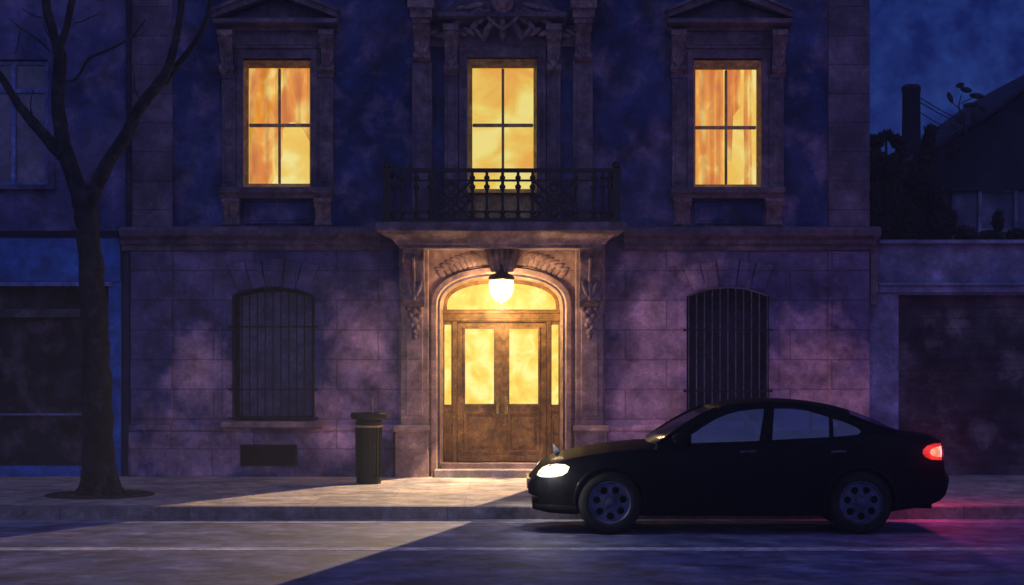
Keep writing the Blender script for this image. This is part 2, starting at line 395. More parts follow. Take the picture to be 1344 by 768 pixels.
# corner strips
for a, b in ((172, 227), (1087, 1141)):
    mb = MB(); z = Z_(556)
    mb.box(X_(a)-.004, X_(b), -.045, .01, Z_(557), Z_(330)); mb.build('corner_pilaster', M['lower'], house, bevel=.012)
    mb = MB(); z = FLOORZ+.14; k = 0
    mb.box(X_(a)-.004, X_(b), -.045, .01, Z_(298), TOP-.5); mb.build('quoin_strip', M['quoin'], house, bevel=.012)
# base course
for a, b in ((XL-.02, X_(517)), (X_(797), XR+.02)):
    zt = Z_(557)
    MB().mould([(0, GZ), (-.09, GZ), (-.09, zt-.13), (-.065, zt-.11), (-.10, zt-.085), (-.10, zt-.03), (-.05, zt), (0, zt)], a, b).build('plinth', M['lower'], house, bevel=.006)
# string course
zt, zb = Z_(299), Z_(329)
prof = [(0, zb), (-.05, zb), (-.06, zb+.07), (-.11, zb+.10), (-.12, zb+.16), (-.2, zb+.22), (-.22, zt-.05), (-.2, zt), (0, zt+.02)]
for a, b in ((XL-.14, X_(500)), (X_(818), XR+.14)):
    MB().mould(prof, a, b).build('string_course', M['trim'], house, bevel=.006)

def sash_window(a, b, c, d, glass, cross, base=None):
    """px frame a..b, c..d ; glass rect; returns window part"""
    Y = .16
    f = MB(); ga, gb, gc, gd = glass
    f.holes(rect(a-3, b+3, c-3, d+2), [rect(ga-1, gb+1, gc-1, gd+1)], Y-.04, Y+.07)
    win = f.build('window', M['sash'], house, bevel=.006)
    o_ = rect(a-.5, b+.5, c-.5, min(d, gd+6)); i_ = rect(ga-.3, gb+.3, gc-.3, gd+.3); v = MB()
    v.add([(x, -.005, z) for x, z in o_] + [(x, .118, z) for x, z in i_], [(k, (k+1) % 4, 4+(k+1) % 4, 4+k) for k in range(4)])
    v.build('splay', M['sash'], win, recalc=False)
    s = MB()
    s.box(X_(cross[0])-.020, X_(cross[0])+.020, Y-.01, Y+.045, Z_(gd), Z_(gc))
    s.box(X_(ga), X_(gb), Y-.02, Y+.05, Z_(cross[1])-.026, Z_(cross[1])+.026)
    s.build('glazing_bar', M['sash'], win, bevel=.014)
    MB().box(X_(ga-1), X_(gb+1), Y+.02, Y+.026, Z_(gd+1), Z_(gc-1)).build('pane', M['winglass'], win)
    return win
W0 = sash_window(320, 407, 80, 246, (325, 405, 88, 240), (365, 163))
W1 = sash_window(614, 704, 78, 291, (620, 700, 88, 247), (660, 163))
W2 = sash_window(909, 999, 80, 247, (914, 994, 90, 241), (954.5, 166))
W1b = MB().box(X_(624), X_(696), .105, .125, Z_(286), Z_(253)).build('lower_panel', M['sash'], W1, bevel=.01)
for (a, b), mm in (((300, 430), 'room'), ((596, 724), 'roommid'), ((890, 1020), 'room')):
    MB().box(X_(a), X_(b), .72, .77, FLOORZ+.03, FLOORZ+3.4).build('lit_room_wall', M[mm], house)

def drape(pts_fn, x0, x1, ztop, name, label, nf=7, y=.42, amp=.035):
    """hanging cloth: bottom edge from pts_fn(u)->z ; folds in y"""
    n = nf*6; m = 10; P = []
    for j in range(m+1):
        row = []
        for i in range(n+1):
            u = i/n; zb_ = pts_fn(u); v = j/m
            z = ztop + (zb_-ztop)*v
            pinch = 1
            x = x0 + (x1-x0)*u
            row.append((x, y + amp*math.sin(u*nf*2*math.pi + 1.1*math.sin(u*7+v*1.5) + .4*math.sin(v*5)) + .01*math.sin(v*7+u*9), z))
        P.append(row)
    o = MB().grid(P).build(name, M['drape'], None, smooth=60, recalc=False)
    s_ = o.modifiers.new('thick', 'SOLIDIFY'); s_.thickness = .006
    return tag(o, label, 'curtain', 'orange curtains in the upper windows')
zt_ = Z_(84)
drape(lambda u: Z_(245) if u < .62 else Z_(245)+(u-.62)*1.3, X_(322), X_(366), zt_, 'curtain', 'long orange curtain in the left half of the upper window nearest the tree', 3)
drape(lambda u: Z_(168)-u*.28+.25*abs(math.sin(u*3.3)), X_(364), X_(409), zt_, 'curtain', 'short orange curtain swagged in the right half of the upper window nearest the tree', 3)
drape(lambda u: Z_(247), X_(910), X_(953), zt_, 'curtain', 'long orange curtain in the left half of the upper window farthest from the tree', 4)
drape(lambda u: Z_(203)-.2*u if u < .45 else Z_(150)+.3*(u-.45), X_(956), X_(976), zt_, 'curtain', 'narrow short orange curtain right of the glazing bar, upper window farthest from the tree', 2)
drape(lambda u: Z_(247), X_(981), X_(992), zt_, 'curtain', 'thin orange curtain strip at the right jamb of the upper window farthest from the tree', 2)

def console(mb, x0, x1, zt, zb, dep, Y=0, leaf=True):
    """scrolled bracket: S profile with volutes and a leaf"""
    h = zt-zb; P = []
    n = 16
    for i in range(n+1):
        v = i/n
        d = dep*(.92*(1-v)**1.4 + .30*math.exp(-((v-.86)/.10)**2) + .10)
        P.append((Y-d, zt-.12*h-(.88*h)*v))
    prof = [(Y+.02, zt-.12*h)] + P + [(Y+.02, zb)]
    mb.mould(prof, x0, x1)
    mb.box(x0-.02, x1+.02, Y-dep*1.12, Y+.01, zt-.12*h-.001, zt)
    r = .13*h
    for xx in (x0-.012, x1-.012):        # volute cheeks
        mb.tube([(xx, Y-dep*.80, zt-.12*h-r*.8), (xx+.024, Y-dep*.80, zt-.12*h-r*.8)], r*.75, 14)
        mb.tube([(xx, Y-dep*.26, zb+.13*h), (xx+.024, Y-dep*.26, zb+.13*h)], r*.7, 14)
    cx = (x0+x1)/2; hw = (x1-x0)/2
    mb.tube([(cx, y-.004, z) for y, z in P[2:-2]], hw*.18, 6)
    if leaf:
        for k in (-1, 0, 1):
            mb.blob((cx+k*hw*.45, P[9][0]-.01, zb+h*.28), (hw*.30, .03, h*.14), rot=k*.35)

def pediment(cx, hw, y_c0, y_c1, y_apex, Y, win, depth=.34):
    """horizontal cornice px y_c0(top)..y_c1(bottom) + raking cornices"""
    mb = MB(); x0, x1 = X_(cx-hw), X_(cx+hw); z1 = Z_(y_c0); z0 = Z_(y_c1); d = depth
    mb.mould([(Y, z0), (-d*.35, z0), (-d*.45, z0+.04), (-d*.8, z0+.07), (-d, z0+.09), (-d, z1-.02), (-d*.9, z1), (Y, z1)], x0, x1)
    za = Z_(y_apex); xc = X_(cx); t = .12
    sl = (za-z1)/(xc-x0)
    for sg in (-1, 1):
        xe = x0 if sg < 0 else x1
        mb.prism([(xe, z1+.003), (xe, z1+t*.75), (xc, za+t), (xc, za)], -d-.002, Y)
        mb.prism([(xe, z1+t*.75+.0), (xe-sg*-.0+sg*.03, z1+t*1.1), (xc, za+t*1.35), (xc, za+t)], -d-.05, Y)
    mb.prism([(x0+.12, z1), (x1-.12, z1), (xc, za-.02)], -.06, Y)
    mb.build('pediment', M['trim'], win, bevel=.006)

def surround(cx, win):
    """stone surround of the side windows (px relative to cx = centre)"""
    mb = MB()
    l, r = cx-47, cx+45
    mb.holes(rect(cx-53, cx+52, 68, 262-14), [rect(cx-45, cx+44, 77, 262-15)], -.06, .15)
    mb.holes(rect(cx-57, cx+56, 64, 248), [rect(cx-53.5, cx+52.5, 68.5, 252)][:0] or [rect(cx-50, cx+49, 72, 247.6)], -.035, .05)
    mb.build('architrave', M['trim'], win, bevel=.008)
    for s in (-1, 1):
        mb = MB(); a = cx + s*64
        mb.pbox(a-9, a+9, 100, 247, -.05, .02, 0)
        mb.pbox(a-5, a+5, 108, 240, -.065, -.04, 0)
        mb.pbox(a-10.5, a+10.5, 98, 103, -.075, .02, 0)
        mb.build('side_pilaster', M['trim'], win, bevel=.006)
    # frieze
    mb = MB(); mb.pbox(cx-60, cx+60, 42, 64, -.07, .02, 0); mb.pbox(cx-46, cx+46, 46, 60, -.09, -.05, 0)
    mb.build('frieze', M['trim'], win, bevel=.008)
    for s in (-1, 1):
        a = cx + s*66
        mb = MB(); console(mb, X_(a-8), X_(a+8), Z_(43), Z_(98), .24, -.04); mb.build('console', M['carve'], win, smooth=40)
    pediment(cx, 81, 28, 42, -3, .02, win)
    # sill + apron
    mb = MB(); z1 = Z_(247); z0 = Z_(261)
    mb.mould([(.14, z0), (-.16, z0), (-.18, z0+.05), (-.23, z0+.08), (-.24, z1-.02), (-.22, z1), (.14, z1+.01)], X_(cx-75), X_(cx+73))
    mb.build('sill', M['trim'], win, bevel=.006)
    for s in (-1, 1):
        a = cx + s*60
        mb = MB(); console(mb, X_(a-10), X_(a+10), z0, Z_(299), .15, 0, leaf=False); mb.build('sill_bracket', M['carve'], win, smooth=40)
    mb = MB(); mb.pbox(cx-44, cx+44, 266, 294, -.035, .01, 0); mb.pbox(cx-38, cx+38, 270, 290, -.05, -.03, 0); mb.build('apron', M['upper'], win, bevel=.006)
surround(364.5, W0); surround(955, W2)

# centre window surround (aedicule with cartouche)
cx = 659.5
mb = MB(); mb.holes(rect(cx-57, cx+57, 62, 297), [rect(cx-46, cx+46, 76, 297.2)][:0] or [rect(cx-46, cx+46, 76, 292)], -.07, .15)
mb.holes(rect(cx-50, cx+50, 71, 295), [rect(cx-46.5, cx+46.5, 75.5, 292.4)], -.10, .0)
mb.build('architrave', M['trim'], W1, bevel=.008)
for s in (-1, 1):
    mb = MB(); a = cx + s*67; mb.pbox(a-9, a+9, 95, 297, -.08, .02, 0); mb.pbox(a-5, a+5, 112, 285, -.095, -.07, 0); mb.build('side_pilaster', M['trim'], W1, bevel=.008)
    mb = MB(); a = cx + s*105; mb.pbox(a-13, a+13, 80, 297, -.14, .02, 0); mb.pbox(a-8, a+8, 95, 285, -.155, -.13, 0); mb.pbox(a-15, a+15, 284, 297, -.17, .02, 0)
    mb.build('side_pilaster', M['trim'], W1, bevel=.008)
mb = MB(); mb.pbox(cx-112, cx+112, 34, 62, -.06, .02, 0); mb.build('frieze', M['trim'], W1, bevel=.008)
for s in (-1, 1):
    a = cx + s*67
    mb = MB(); console(mb, X_(a-8.5), X_(a+8.5), Z_(36), Z_(100), .27, -.05); mb.build('console', M['carve'], W1, smooth=40)
    a = cx + s*105
    mb = MB(); console(mb, X_(a-10), X_(a+10), Z_(30), Z_(84), .30, -.11); mb.pbox(a-14, a+14, 18, 30, -.5, .02, 0); mb.pbox(a-17, a+17, 8, 18, -.55, .02, 0); mb.build('console', M['carve'], W1, smooth=40)
mb = MB(); z0 = Z_(36); z1 = Z_(20)
mb.mould([(.02, z0), (-.12, z0), (-.16, z0+.04), (-.30, z0+.08), (-.36, z0+.11), (-.36, z1-.02), (-.33, z1), (.02, z1)], X_(cx-84), X_(cx+84))
xc = X_(cx)
for sg in (-1, 1):
    xe = X_(cx+sg*128); xi = X_(cx+sg*22)
    za, zb_ = Z_(6), Z_(-44)
    mb.prism([(xe, za), (xe, za+.13), (xi, zb_+.13), (xi, zb_)], -.42, .02)
    mb.prism([(xe+sg*.05, za+.13), (xe+sg*.05, za+.18), (xi, zb_+.2), (xi, zb_+.13)], -.48, .02)
mb.prism([(X_(cx-82), z1), (X_(cx+82), z1), (X_(cx+20), Z_(-30)), (X_(cx-20), Z_(-30))], -.08, .02)
mb.build('pediment', M['trim'], W1, bevel=.006)
mb = MB()                                    # carved cartouche with leaves
mb.blob((xc, -.30, Z_(2)), (.19, .12, .27), n=18, m=10); mb.blob((xc, -.36, Z_(2)), (.12, .10, .19), n=16, m=8)
for k in range(9):
    a = math.pi*(.5+ (k-4)*.125)
    for q, rr in ((0, .36), (1, .55)):
        ang = -math.pi/2 + (k-4)*.33
        r_ = rr + .05*(k % 2)
        mb.blob((xc+math.cos(ang)*r_*1.25, -.26+.05*q, Z_(6)+math.sin(ang)*r_*.8), (.05, .05, .15), rot=math.pi/2-ang)
for s in (-1, 1):
    for k in range(6):
        mb.blob((xc+s*(.36+.14*k), -.22+.015*k, Z_(47)+.03*math.sin(k*1.4)), (.042, .05, .11), rot=s*(.7+.25*k))
mb.tube([(xc-.3, -.3, Z_(18)), (xc-.17, -.34, Z_(33)), (xc, -.36, Z_(44)), (xc+.17, -.34, Z_(33)), (xc+.3, -.3, Z_(18))], .03, 6)
mb.build('cartouche', M['carve'], W1, smooth=60)

# ------------------------------------------------------------------ lower windows behind iron grilles
for k, cx in enumerate((359, 955)):
    a, b = X_(cx-54), X_(cx+54); zb_ = Z_(553)
    f = MB()
    inner = [(a+.07, zb_+.07), (b-.07, zb_+.07)] + segarch(a+.07, b-.07, Z_(389), Z_(376)-.07)
    outer = [(a+.001, zb_+.001), (b-.001, zb_+.001)] + segarch(a+.001, b-.001, Z_(389), Z_(376)-.001)
    win = f.holes(outer, [inner], .26, .34).build('window', M['sash'] if 0 else M['pipe'], house, bevel=.006)
    MB().prism(inner, .30, .31).build('pane', M['coldglass'] if k == 0 else M['pipe'], win)
    # stone surround with keystone
    g = .14
    o2 = [(a-g, zb_), (b+g, zb_)] + segarch(a-g, b+g, Z_(389)+.02, Z_(376)+g)
    i2 = [(a, zb_+.002), (b, zb_+.002)] + segarch(a, b, Z_(389), Z_(376))
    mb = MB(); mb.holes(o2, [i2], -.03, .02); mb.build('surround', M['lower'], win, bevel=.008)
    mb = MB(); xk = X_(cx); mb.prism([(xk-.11, Z_(377)), (xk+.11, Z_(377)), (xk+.17, Z_(340)), (xk-.17, Z_(340))], -.06, .02)
    for s in (-1, 1):
        for q in (1, 2):
            mb.prism([(xk+s*(.13+.21*(q-1)), Z_(376+q*1.5)), (xk+s*(.32+.21*(q-1)), Z_(379+q*2)), (xk+s*(.42+.28*(q-1)), Z_(343+q*3)), (xk+s*(.19+.26*(q-1)), Z_(341+q*1))], -.038-.002*q, .02)
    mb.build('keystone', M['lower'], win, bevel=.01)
    zs = Z_(553); mb = MB()
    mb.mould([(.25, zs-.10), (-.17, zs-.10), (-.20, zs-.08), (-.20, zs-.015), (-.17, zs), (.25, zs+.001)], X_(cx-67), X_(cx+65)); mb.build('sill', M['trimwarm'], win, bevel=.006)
    # iron grille
    mb = MB(); mg = M['grille'] if k == 0 else M['grillepale']
    nb = 10
    arc = segarch(a+.02, b-.02, Z_(389), Z_(376)-.02, 20)
    mb.tube([(x, -.045, z) for x, z in arc], .014, 6)
    for i in range(nb+1):
        x = a+.03 + (b-a-.06)*i/nb
        ztop = np.interp(x, [p[0] for p in arc[::-1]], [p[1] for p in arc[::-1]])
        mb.tube([(x, -.045, zb_+.02), (x, -.045, ztop)], .010 if k == 0 else .008, 6)
    mb.build('grille', mg, win, smooth=50)
    for zz in ([Z_(429), Z_(511), Z_(549)] if k == 0 else [Z_(433), Z_(513), Z_(549)]):
        mb = MB(); mb.box(a-.03, b+.03, -.052, -.030, zz-.013, zz+.013)
        for xx in (a-.035, b+.035): mb.tube([(xx, .0, zz), (xx, -.06, zz)], .02, 8)
        mb.build('grille_rail', M['grille'], win)
for x in (354, 954):
    v = MB(); v.holes(rect(x-37, x+37, 583, 611), [rect(x-34, x+34, 586, 608)], -.125, -.02)
    vv = v.build('vent', M['iron'], house)
    s = MB()
    for i in range(7):
        zz = Z_(587+3*i); s.add([(X_(x-34), -.120, zz-.03), (X_(x+34), -.120, zz-.03), (X_(x+34), -.102, zz), (X_(x-34), -.102, zz)], [(0, 1, 2, 3)])
    s.pbox(x-34, x+34, 586, 608, -.101, -.09, 0)
    s.build('slat', M['dark'], vv, recalc=False)

# ------------------------------------------------------------------ portal
portal = MB()
# moulded archivolt: three nested bands
def band(g0, g1, y0, y1, mat_, name):
    o = door_outline(g1); i_ = door_outline(g0)
    o = [(o[0][0], GZ)] + [(o[1][0], GZ)] + o[2:]
    n = len(o)
    mb = MB()
    op, ip = o[1:] + [o[0]], i_[1:] + [i_[0]]
    m = len(op)
    vs = [(x, y0, z) for x, z in op] + [(x, y0, z) for x, z in ip] + [(x, y1, z) for x, z in op] + [(x, y1, z) for x, z in ip]
    fs = []
    for k in range(m-1):
        fs += [(k, k+1, m+k+1, m+k), (2*m+k, 3*m+k, 3*m+k+1, 2*m+k+1), (k, 2*m+k, 2*m+k+1, k+1), (m+k, m+k+1, 3*m+k+1, 3*m+k)]
    fs += [(0, m, 3*m, 2*m), (m-1, 2*m-1+0, 4*m-1, 3*m-1)]
    mb.add(vs, fs)
    return mb.build(name, mat_, house, smooth=30)
o_, i_ = door_outline(.05), door_outline(-.045); m_ = len(o_); mb = MB()
o_ = o_[1:]+o_[:1]; i_ = i_[1:]+i_[:1]
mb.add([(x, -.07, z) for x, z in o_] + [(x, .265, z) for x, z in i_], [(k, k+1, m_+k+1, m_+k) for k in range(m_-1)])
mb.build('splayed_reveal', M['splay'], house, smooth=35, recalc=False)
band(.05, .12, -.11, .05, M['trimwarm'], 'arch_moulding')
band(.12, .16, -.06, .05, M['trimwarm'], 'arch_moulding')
# portal wall (behind consoles), pilasters, spandrels
sp_o = [(X_(525), Z_(600)), (X_(565), Z_(600))]
mb = MB()
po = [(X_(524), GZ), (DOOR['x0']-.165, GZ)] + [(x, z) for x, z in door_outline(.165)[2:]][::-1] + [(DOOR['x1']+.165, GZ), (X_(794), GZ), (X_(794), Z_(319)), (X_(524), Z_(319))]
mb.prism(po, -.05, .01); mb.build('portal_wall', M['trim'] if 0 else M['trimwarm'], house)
for s, (a, b) in ((-1, (527, 563)), (1, (755, 791))):
    mb = MB()
    mb.pbox(a, b, 319, 560, -.20, .01, 0); mb.pbox(a+7, b-7, 404, 545, -.225, -.19, 0)
    mb.build('portal_pilaster', M['trimwarm'], house, bevel=.012)
    mb = MB(); A, B = (518, 565) if s < 0 else (752, 798)
    mb.pbox(A+2, B-2, 566, 632, -.27, .01, 0)
    z1 = Z_(566)
    mb.mould([(.01, z1-.005), (-.30, z1-.005), (-.31, z1+.03), (-.28, z1+.05), (-.26, z1+.08), (-.22, z1+.10), (.01, z1+.10)], X_(A), X_(B))
    mb.build('pilaster_base', M['trimwarm'], house, bevel=.008)
    c = (a+b)/2
    mb = MB(); console(mb, X_(c-13), X_(c+13), Z_(319), Z_(404), .52, -.19); mb.build('console', M['carve'], house, smooth=40)
    mb = MB()
    for k, (dx, dy, r) in enumerate([(0, 408, .07), (-5, 414, .05), (5, 415, .05), (0, 420, .06), (-3, 427, .045), (3, 430, .045), (0, 436, .05), (0, 443, .035), (-8, 405, .045), (8, 405, .045)]):
        mb.blob((X_(c+dx), -.235, Z_(dy)), (r, .045, r*1.15), rot=dx*.1)
    for k in range(5): mb.blob((X_(c+(-4+2*k)), -.24, Z_(415+5*k)), (.02, .03, .07), rot=(k-2)*.5)
    mb.build('garland', M['carve'], house, smooth=60)
# leaf carving on the spandrels
for s in (-1, 1):
    mb = MB()
    for k in range(8):
        t = k/7; x = X_(659 + s*(32+46*t)); z = Z_(346 - 12*(1-t)*0 + 18*t*t) + .03
        mb.blob((x, -.055, z), (.045, .018, .12), rot=s*(.35+.5*t)); mb.blob((x+s*.03, -.055, z+.09), (.032, .015, .09), rot=s*(1.0+.4*t))
    mb.tube([(X_(659+s*(26+52*t)), -.07, Z_(351+24*t*t)) for t in [i/8 for i in range(9)]], .016, 6)
    mb.build('leaf_carving', M['trimwarm'], house, smooth=60)
mb = MB()                                     # keystone with acanthus
kx = X_(659)
mb.prism([(kx-.16, Z_(358)), (kx+.16, Z_(358)), (kx+.28, Z_(321)), (kx-.28, Z_(321))], -.34, 0)
mb.prism([(kx-.30, Z_(321)), (kx+.30, Z_(321)), (kx+.30, Z_(316)), (kx, Z_(311)), (kx-.30, Z_(316))], -.42, 0)
for k in (-2, -1, 0, 1, 2):
    mb.blob((kx+k*.075, -.36, Z_(340)), (.045, .05, .20), rot=k*.16)
    mb.blob((kx+k*.05, -.38, Z_(353)), (.035, .05, .09), rot=k*.2)
for s in (-1, 1): mb.tube([(kx+s*.22, -.36, Z_(325)), (kx+s*.22, -.30, Z_(325))], .075, 14); mb.tube([(kx+s*.26, -.3, Z_(320)), (kx+s*.17, -.36, Z_(345)), (kx+s*.12, -.35, Z_(358))], .02, 6)
mb.build('keystone', M['trimwarm'], house, smooth=50)

# door joinery
YD = .28
dz0 = Z_(608)
mb = MB()
ins = [(DOOR['x0']+.001, GZ+.18), (DOOR['x1']-.001, GZ+.18)] + arch(DOOR['x0']+.001, DOOR['x1']-.001, DOOR['zs'], DOOR['zt']-.001, 22, .35)
tr = [(X_(586), Z_(406)), (X_(730), Z_(406))] + arch(X_(586), X_(730), Z_(400), Z_(371), 20, .25)
sideL = rect(582.5, 591.5, 426, 532); sideR = rect(724.5, 733.5, 426, 532)
leafhole = rect(599, 718, 423, 609)
mb.holes(ins, [tr, sideL, sideR, leafhole], YD, YD+.10)
doorset = mb.build('door_frame', M['wood'], house, bevel=.008)
mb = MB()
mb.pbox(579, 738, 407, 411, YD-.05, YD, 0); mb.pbox(580, 737, 411, 418, YD-.025, YD, 0); mb.pbox(579, 738, 418, 421, YD-.04, YD, 0)
for a in (593, 719): mb.pbox(a, a+5, 421, 609, YD-.02, YD, 0)
for a in (581, 724): mb.pbox(a, a+11, 536, 541, YD-.015, YD, 0); mb.holes(rect(a+.5, a+10.5, 545, 603), [rect(a+3, a+8, 550, 598)], YD-.012, YD)
mb.build('transom_bar', M['wood'], doorset, bevel=.005)
MB().prism(tr, YD+.05, YD+.06).build('fanlight', M['doorlight'], doorset)
for a, b in ((582.5, 591.5), (724.5, 733.5)):
    MB().pbox(a, b, 426, 532, YD+.05, YD+.06, 0).build('side_light', M['doorlight'], doorset)
for s, (a, b, ga, gb) in enumerate(((599.5, 658.2, 610, 648), (658.8, 717.5, 668.5, 706.5))):
    mb = MB(); mb.holes(rect(a, b, 424, 608), [rect(ga, gb, 431.5, 531)], YD+.01, YD+.07)
    leaf = mb.build('door_leaf', M['wood'], house, bevel=.006)
    mb = MB()
    mb.holes(rect(ga-2.5, gb+2.5, 429, 533.5), [rect(ga, gb, 431.5, 531)], YD-.008, YD+.01)
    mb.holes(rect(ga-2, gb+2, 541, 595), [rect(ga+1, gb-1, 544, 592)], YD-.012, YD+.01)
    mb.pbox(ga+4, gb-4, 548, 588, YD-.004, YD+.012, 0)
    mb.pbox(a+1, b-1, 599, 607, YD-.01, YD+.01, 0)
    mb.build('moulding', M['wood'], leaf, bevel=.004)
    MB().pbox(ga, gb, 431.5, 531, YD+.035, YD+.045, 0).build('pane', M['doorlight'], leaf)
    hx = X_(652.5 if s == 0 else 664.5); mb = MB()
    mb.box(hx-.022, hx+.022, YD-.004, YD+.011, Z_(544), Z_(521))
    hz = Z_(532)
    mb.tube([(hx, YD, hz+.10), (hx, YD-.05, hz+.085), (hx, YD-.065, hz), (hx, YD-.05, hz-.085), (hx, YD, hz-.10)], .011, 8)
    mb.build('handle', M['brass'], leaf, smooth=50)
# astragal between the leaves
MB().pbox(657.2, 659.8, 424, 608, YD-.006, YD+.009, 0).build('meeting_bead', M['wood'], doorset)
# reveal floor and step
MB().box(X_(571), X_(747), -.30, .5, GZ-.02, GZ+.115).build('door_step', M['walk'], house, bevel=.012)
MB().box(X_(579), X_(738), -.02, .5, GZ+.10, dz0-.003).build('threshold', M['trimwarm'], house, bevel=.008)
MB().box(X_(560), X_(760), .5, .56, GZ, Z_(340)).build('lobby_screen', M['dark'], house)

# ------------------------------------------------------------------ balcony
YB = -1.05
zs1 = Z_(291, YB)
mb = MB()
x0, x1 = X_(492, YB), X_(822, YB)
mb.box(x0, x1, YB, 0, zs1-.13, zs1)
slab = mb.build('balcony', M['trim'], house, bevel=.015)
mb = MB(); steps = [(0, .0), (.05, .02), (.09, .07), (.13, .14), (.15, .20), (.20, .24), (.20, .30)]
zz = zs1-.132
vs = []
for d, h in [(0.03, 0), (.05, .03), (.12, .06), (.19, .12), (.22, .18), (.26, .20), (.26, .24)]:
    vs.append((d, h))
for (d0, h0), (d1, h1) in zip(vs[:-1], vs[1:]):
    P0 = [(x0+d0*1.3, YB+d0, zz-h0), (x1-d0*1.3, YB+d0, zz-h0), (x1-d0*1.3, 0, zz-h0), (x0+d0*1.3, 0, zz-h0)]
    P1 = [(x0+d1*1.3, YB+d1, zz-h1), (x1-d1*1.3, YB+d1, zz-h1), (x1-d1*1.3, 0, zz-h1), (x0+d1*1.3, 0, zz-h1)]
    mb.add(P0+P1, [(0, 1, 5, 4), (1, 2, 6, 5), (3, 0, 4, 7)])
d1, h1 = vs[-1]
mb.add([(x0+d1*1.3, YB+d1, zz-h1), (x1-d1*1.3, YB+d1, zz-h1), (x1-d1*1.3, 0, zz-h1), (x0+d1*1.3, 0, zz-h1)], [(0, 1, 2, 3)])
mb.build('slab_moulding', M['slab'], slab, smooth=35)
yr = YB+.10
def bx(p): return X_(p, yr)
def bz(p): return Z_(p, yr)
ztop, zbot = bz(222), zs1
for p in (508, 809):
    mb = MB(); x = bx(p)
    mb.box(x-.055, x+.055, yr-.055, yr+.055, zbot, bz(224)); mb.box(x-.075, x+.075, yr-.075, yr+.075, zbot+.001, zbot+.06)
    mb.box(x-.07, x+.07, yr-.07, yr+.07, bz(226), bz(221)); mb.blob((x, yr, bz(217)), (.06, .06, .06), n=14, m=10)
    mb.build('corner_post', M['iron'], slab, smooth=40)
mb = MB()
for zc, t in ((ztop-.02, .030), (bz(237), .016), (bz(278), .015), (bz(289), .030)):
    mb.box(bx(508), bx(809), yr-.03 if t > .02 else yr-.012, yr+.03 if t > .02 else yr+.012, zc-t, zc+t)
    for p in (508, 809):
        mb.box(bx(p)-.02, bx(p)+.02, yr, -.0, zc-t*.99, zc+t*.99)
mb.build('railing', M['iron'], slab)
def baluster(p):
    x = bx(p); h = bz(289)-bz(224); h = abs(h)
    z0 = bz(289); prof = [(.012, 0), (.026, .03), (.026, .07), (.014, .10), (.030, .14), (.032, .17), (.016, .21), (.013, .3), (.012, .45), (.015, .60), (.030, .66), (.030, .69), (.014, .73), (.014, .80), (.028, .84), (.028, .87), (.014, .91), (.014, 1)]
    MB().lathe((x, yr, z0), [(r*1.5, q*h) for r, q in prof], 10).build('baluster', M['iron'], slab, smooth=60)
for p in (518, 527.5, 546.5, 565, 620, 639, 659.5, 680, 699, 755, 779, 791, 800): baluster(p)
for y in (-.35, -.65):
    for p in (508, 809):
        MB().box(bx(p)-.013, bx(p)+.013, y-.013, y+.013, zbot, ztop-.03).build('baluster', M['iron'], slab)
for a, b in ((566.5, 618.5), (700.5, 753.5)):         # lattice panels with scrolls
    mb = MB(); xa, xb = bx(a), bx(b); za, zb_ = bz(287), bz(238); xm = (xa+xb)/2; zm = (za+zb_)/2
    def bar(p, q, r=.0145): mb.tube([(p[0], yr, p[1]), (q[0], yr, q[1])], r, 6)
    bar((xa, za), (xb, zb_), .019); bar((xa, zb_), (xb, za), .019)
    bar((xa, zm), (xm, zb_)); bar((xm, zb_), (xb, zm)); bar((xb, zm), (xm, za)); bar((xm, za), (xa, zm))
    for cxx, czz, r0 in ((xm, zm, .085), (xa+.10, zm, .05), (xb-.10, zm, .05), (xm, zb_-.10, .05), (xm, za+.10, .05)):
        mb.tube([(cxx+r0*math.cos(t*math.pi/8), yr-.004, czz+r0*math.sin(t*math.pi/8)) for t in range(17)], .013, 6)
    for cxx, czz in ((xa+.02, zm), (xb-.02, zm), (xm, zm)): mb.blob((cxx, yr, czz), (.028, .028, .028))
    mb.build('lattice_panel', M['iron'], slab, smooth=50)

# ------------------------------------------------------------------ lantern over the door
YL = -.52
def lx(p): return X_(p, YL)
def lz(p): return Z_(p, YL)
lan = thing('wall_lantern', (lx(658), YL, lz(396)), 'glowing glass lantern with dark cap hanging under the keystone above the double door', 'lantern')
cx_, cz_ = lx(658), lz(380)
mb = MB()
mb.lathe((cx_, YL, 0), [(.183, lz(367.2)), (.195, lz(366)), (.195, lz(364.5)), (.165, lz(361)), (.09, lz(358.5)), (.04, lz(357)), (.03, lz(353)), (.001, lz(352))], 20)
mb.tube([(cx_, YL, lz(354)), (cx_, YL+.02, lz(349)), (cx_, YL+.12, lz(347)), (cx_, YL+.2, lz(350))], .022, 8)
mb.build('cap', M['iron'], lan, smooth=50)
mb = MB(); mb.lathe((cx_, YL, 0), [(.03, lz(396.5)), (.08, lz(395)), (.125, lz(391.5)), (.16, lz(386)), (.182, lz(379)), (.186, lz(373)), (.180, lz(367.5))], 28, cap=False)
gl = mb.build('glass_bowl', M['globe'], lan, smooth=60)
gl.visible_shadow = True
mb = MB()
for k in range(6):
    a = k*math.pi/3+.5
    mb.tube([(cx_+r*1.02*math.cos(a), YL+r*1.02*math.sin(a), z) for r, z in ((.180, lz(367.5)), (.186, lz(373)), (.182, lz(379)), (.16, lz(386)), (.125, lz(391.5)), (.03, lz(396.5)))], .0035, 5)
mb.blob((cx_, YL, lz(397.5)), (.022, .022, .022)); mb.build('glass_rib', M['brass'], lan)
def light(name, kind, loc, energy, color, size=.05, parent=None):
    l = bpy.data.lights.new(name, kind); l.energy = energy; l.color = color
    if kind in ('POINT', 'SPOT'): l.shadow_soft_size = size
    o = bpy.data.objects.new(name, l); COL.objects.link(o); o.location = loc
    if parent: par(o, parent)
    return o
LC = Vector((cx_, YL, lz(396)-.10))
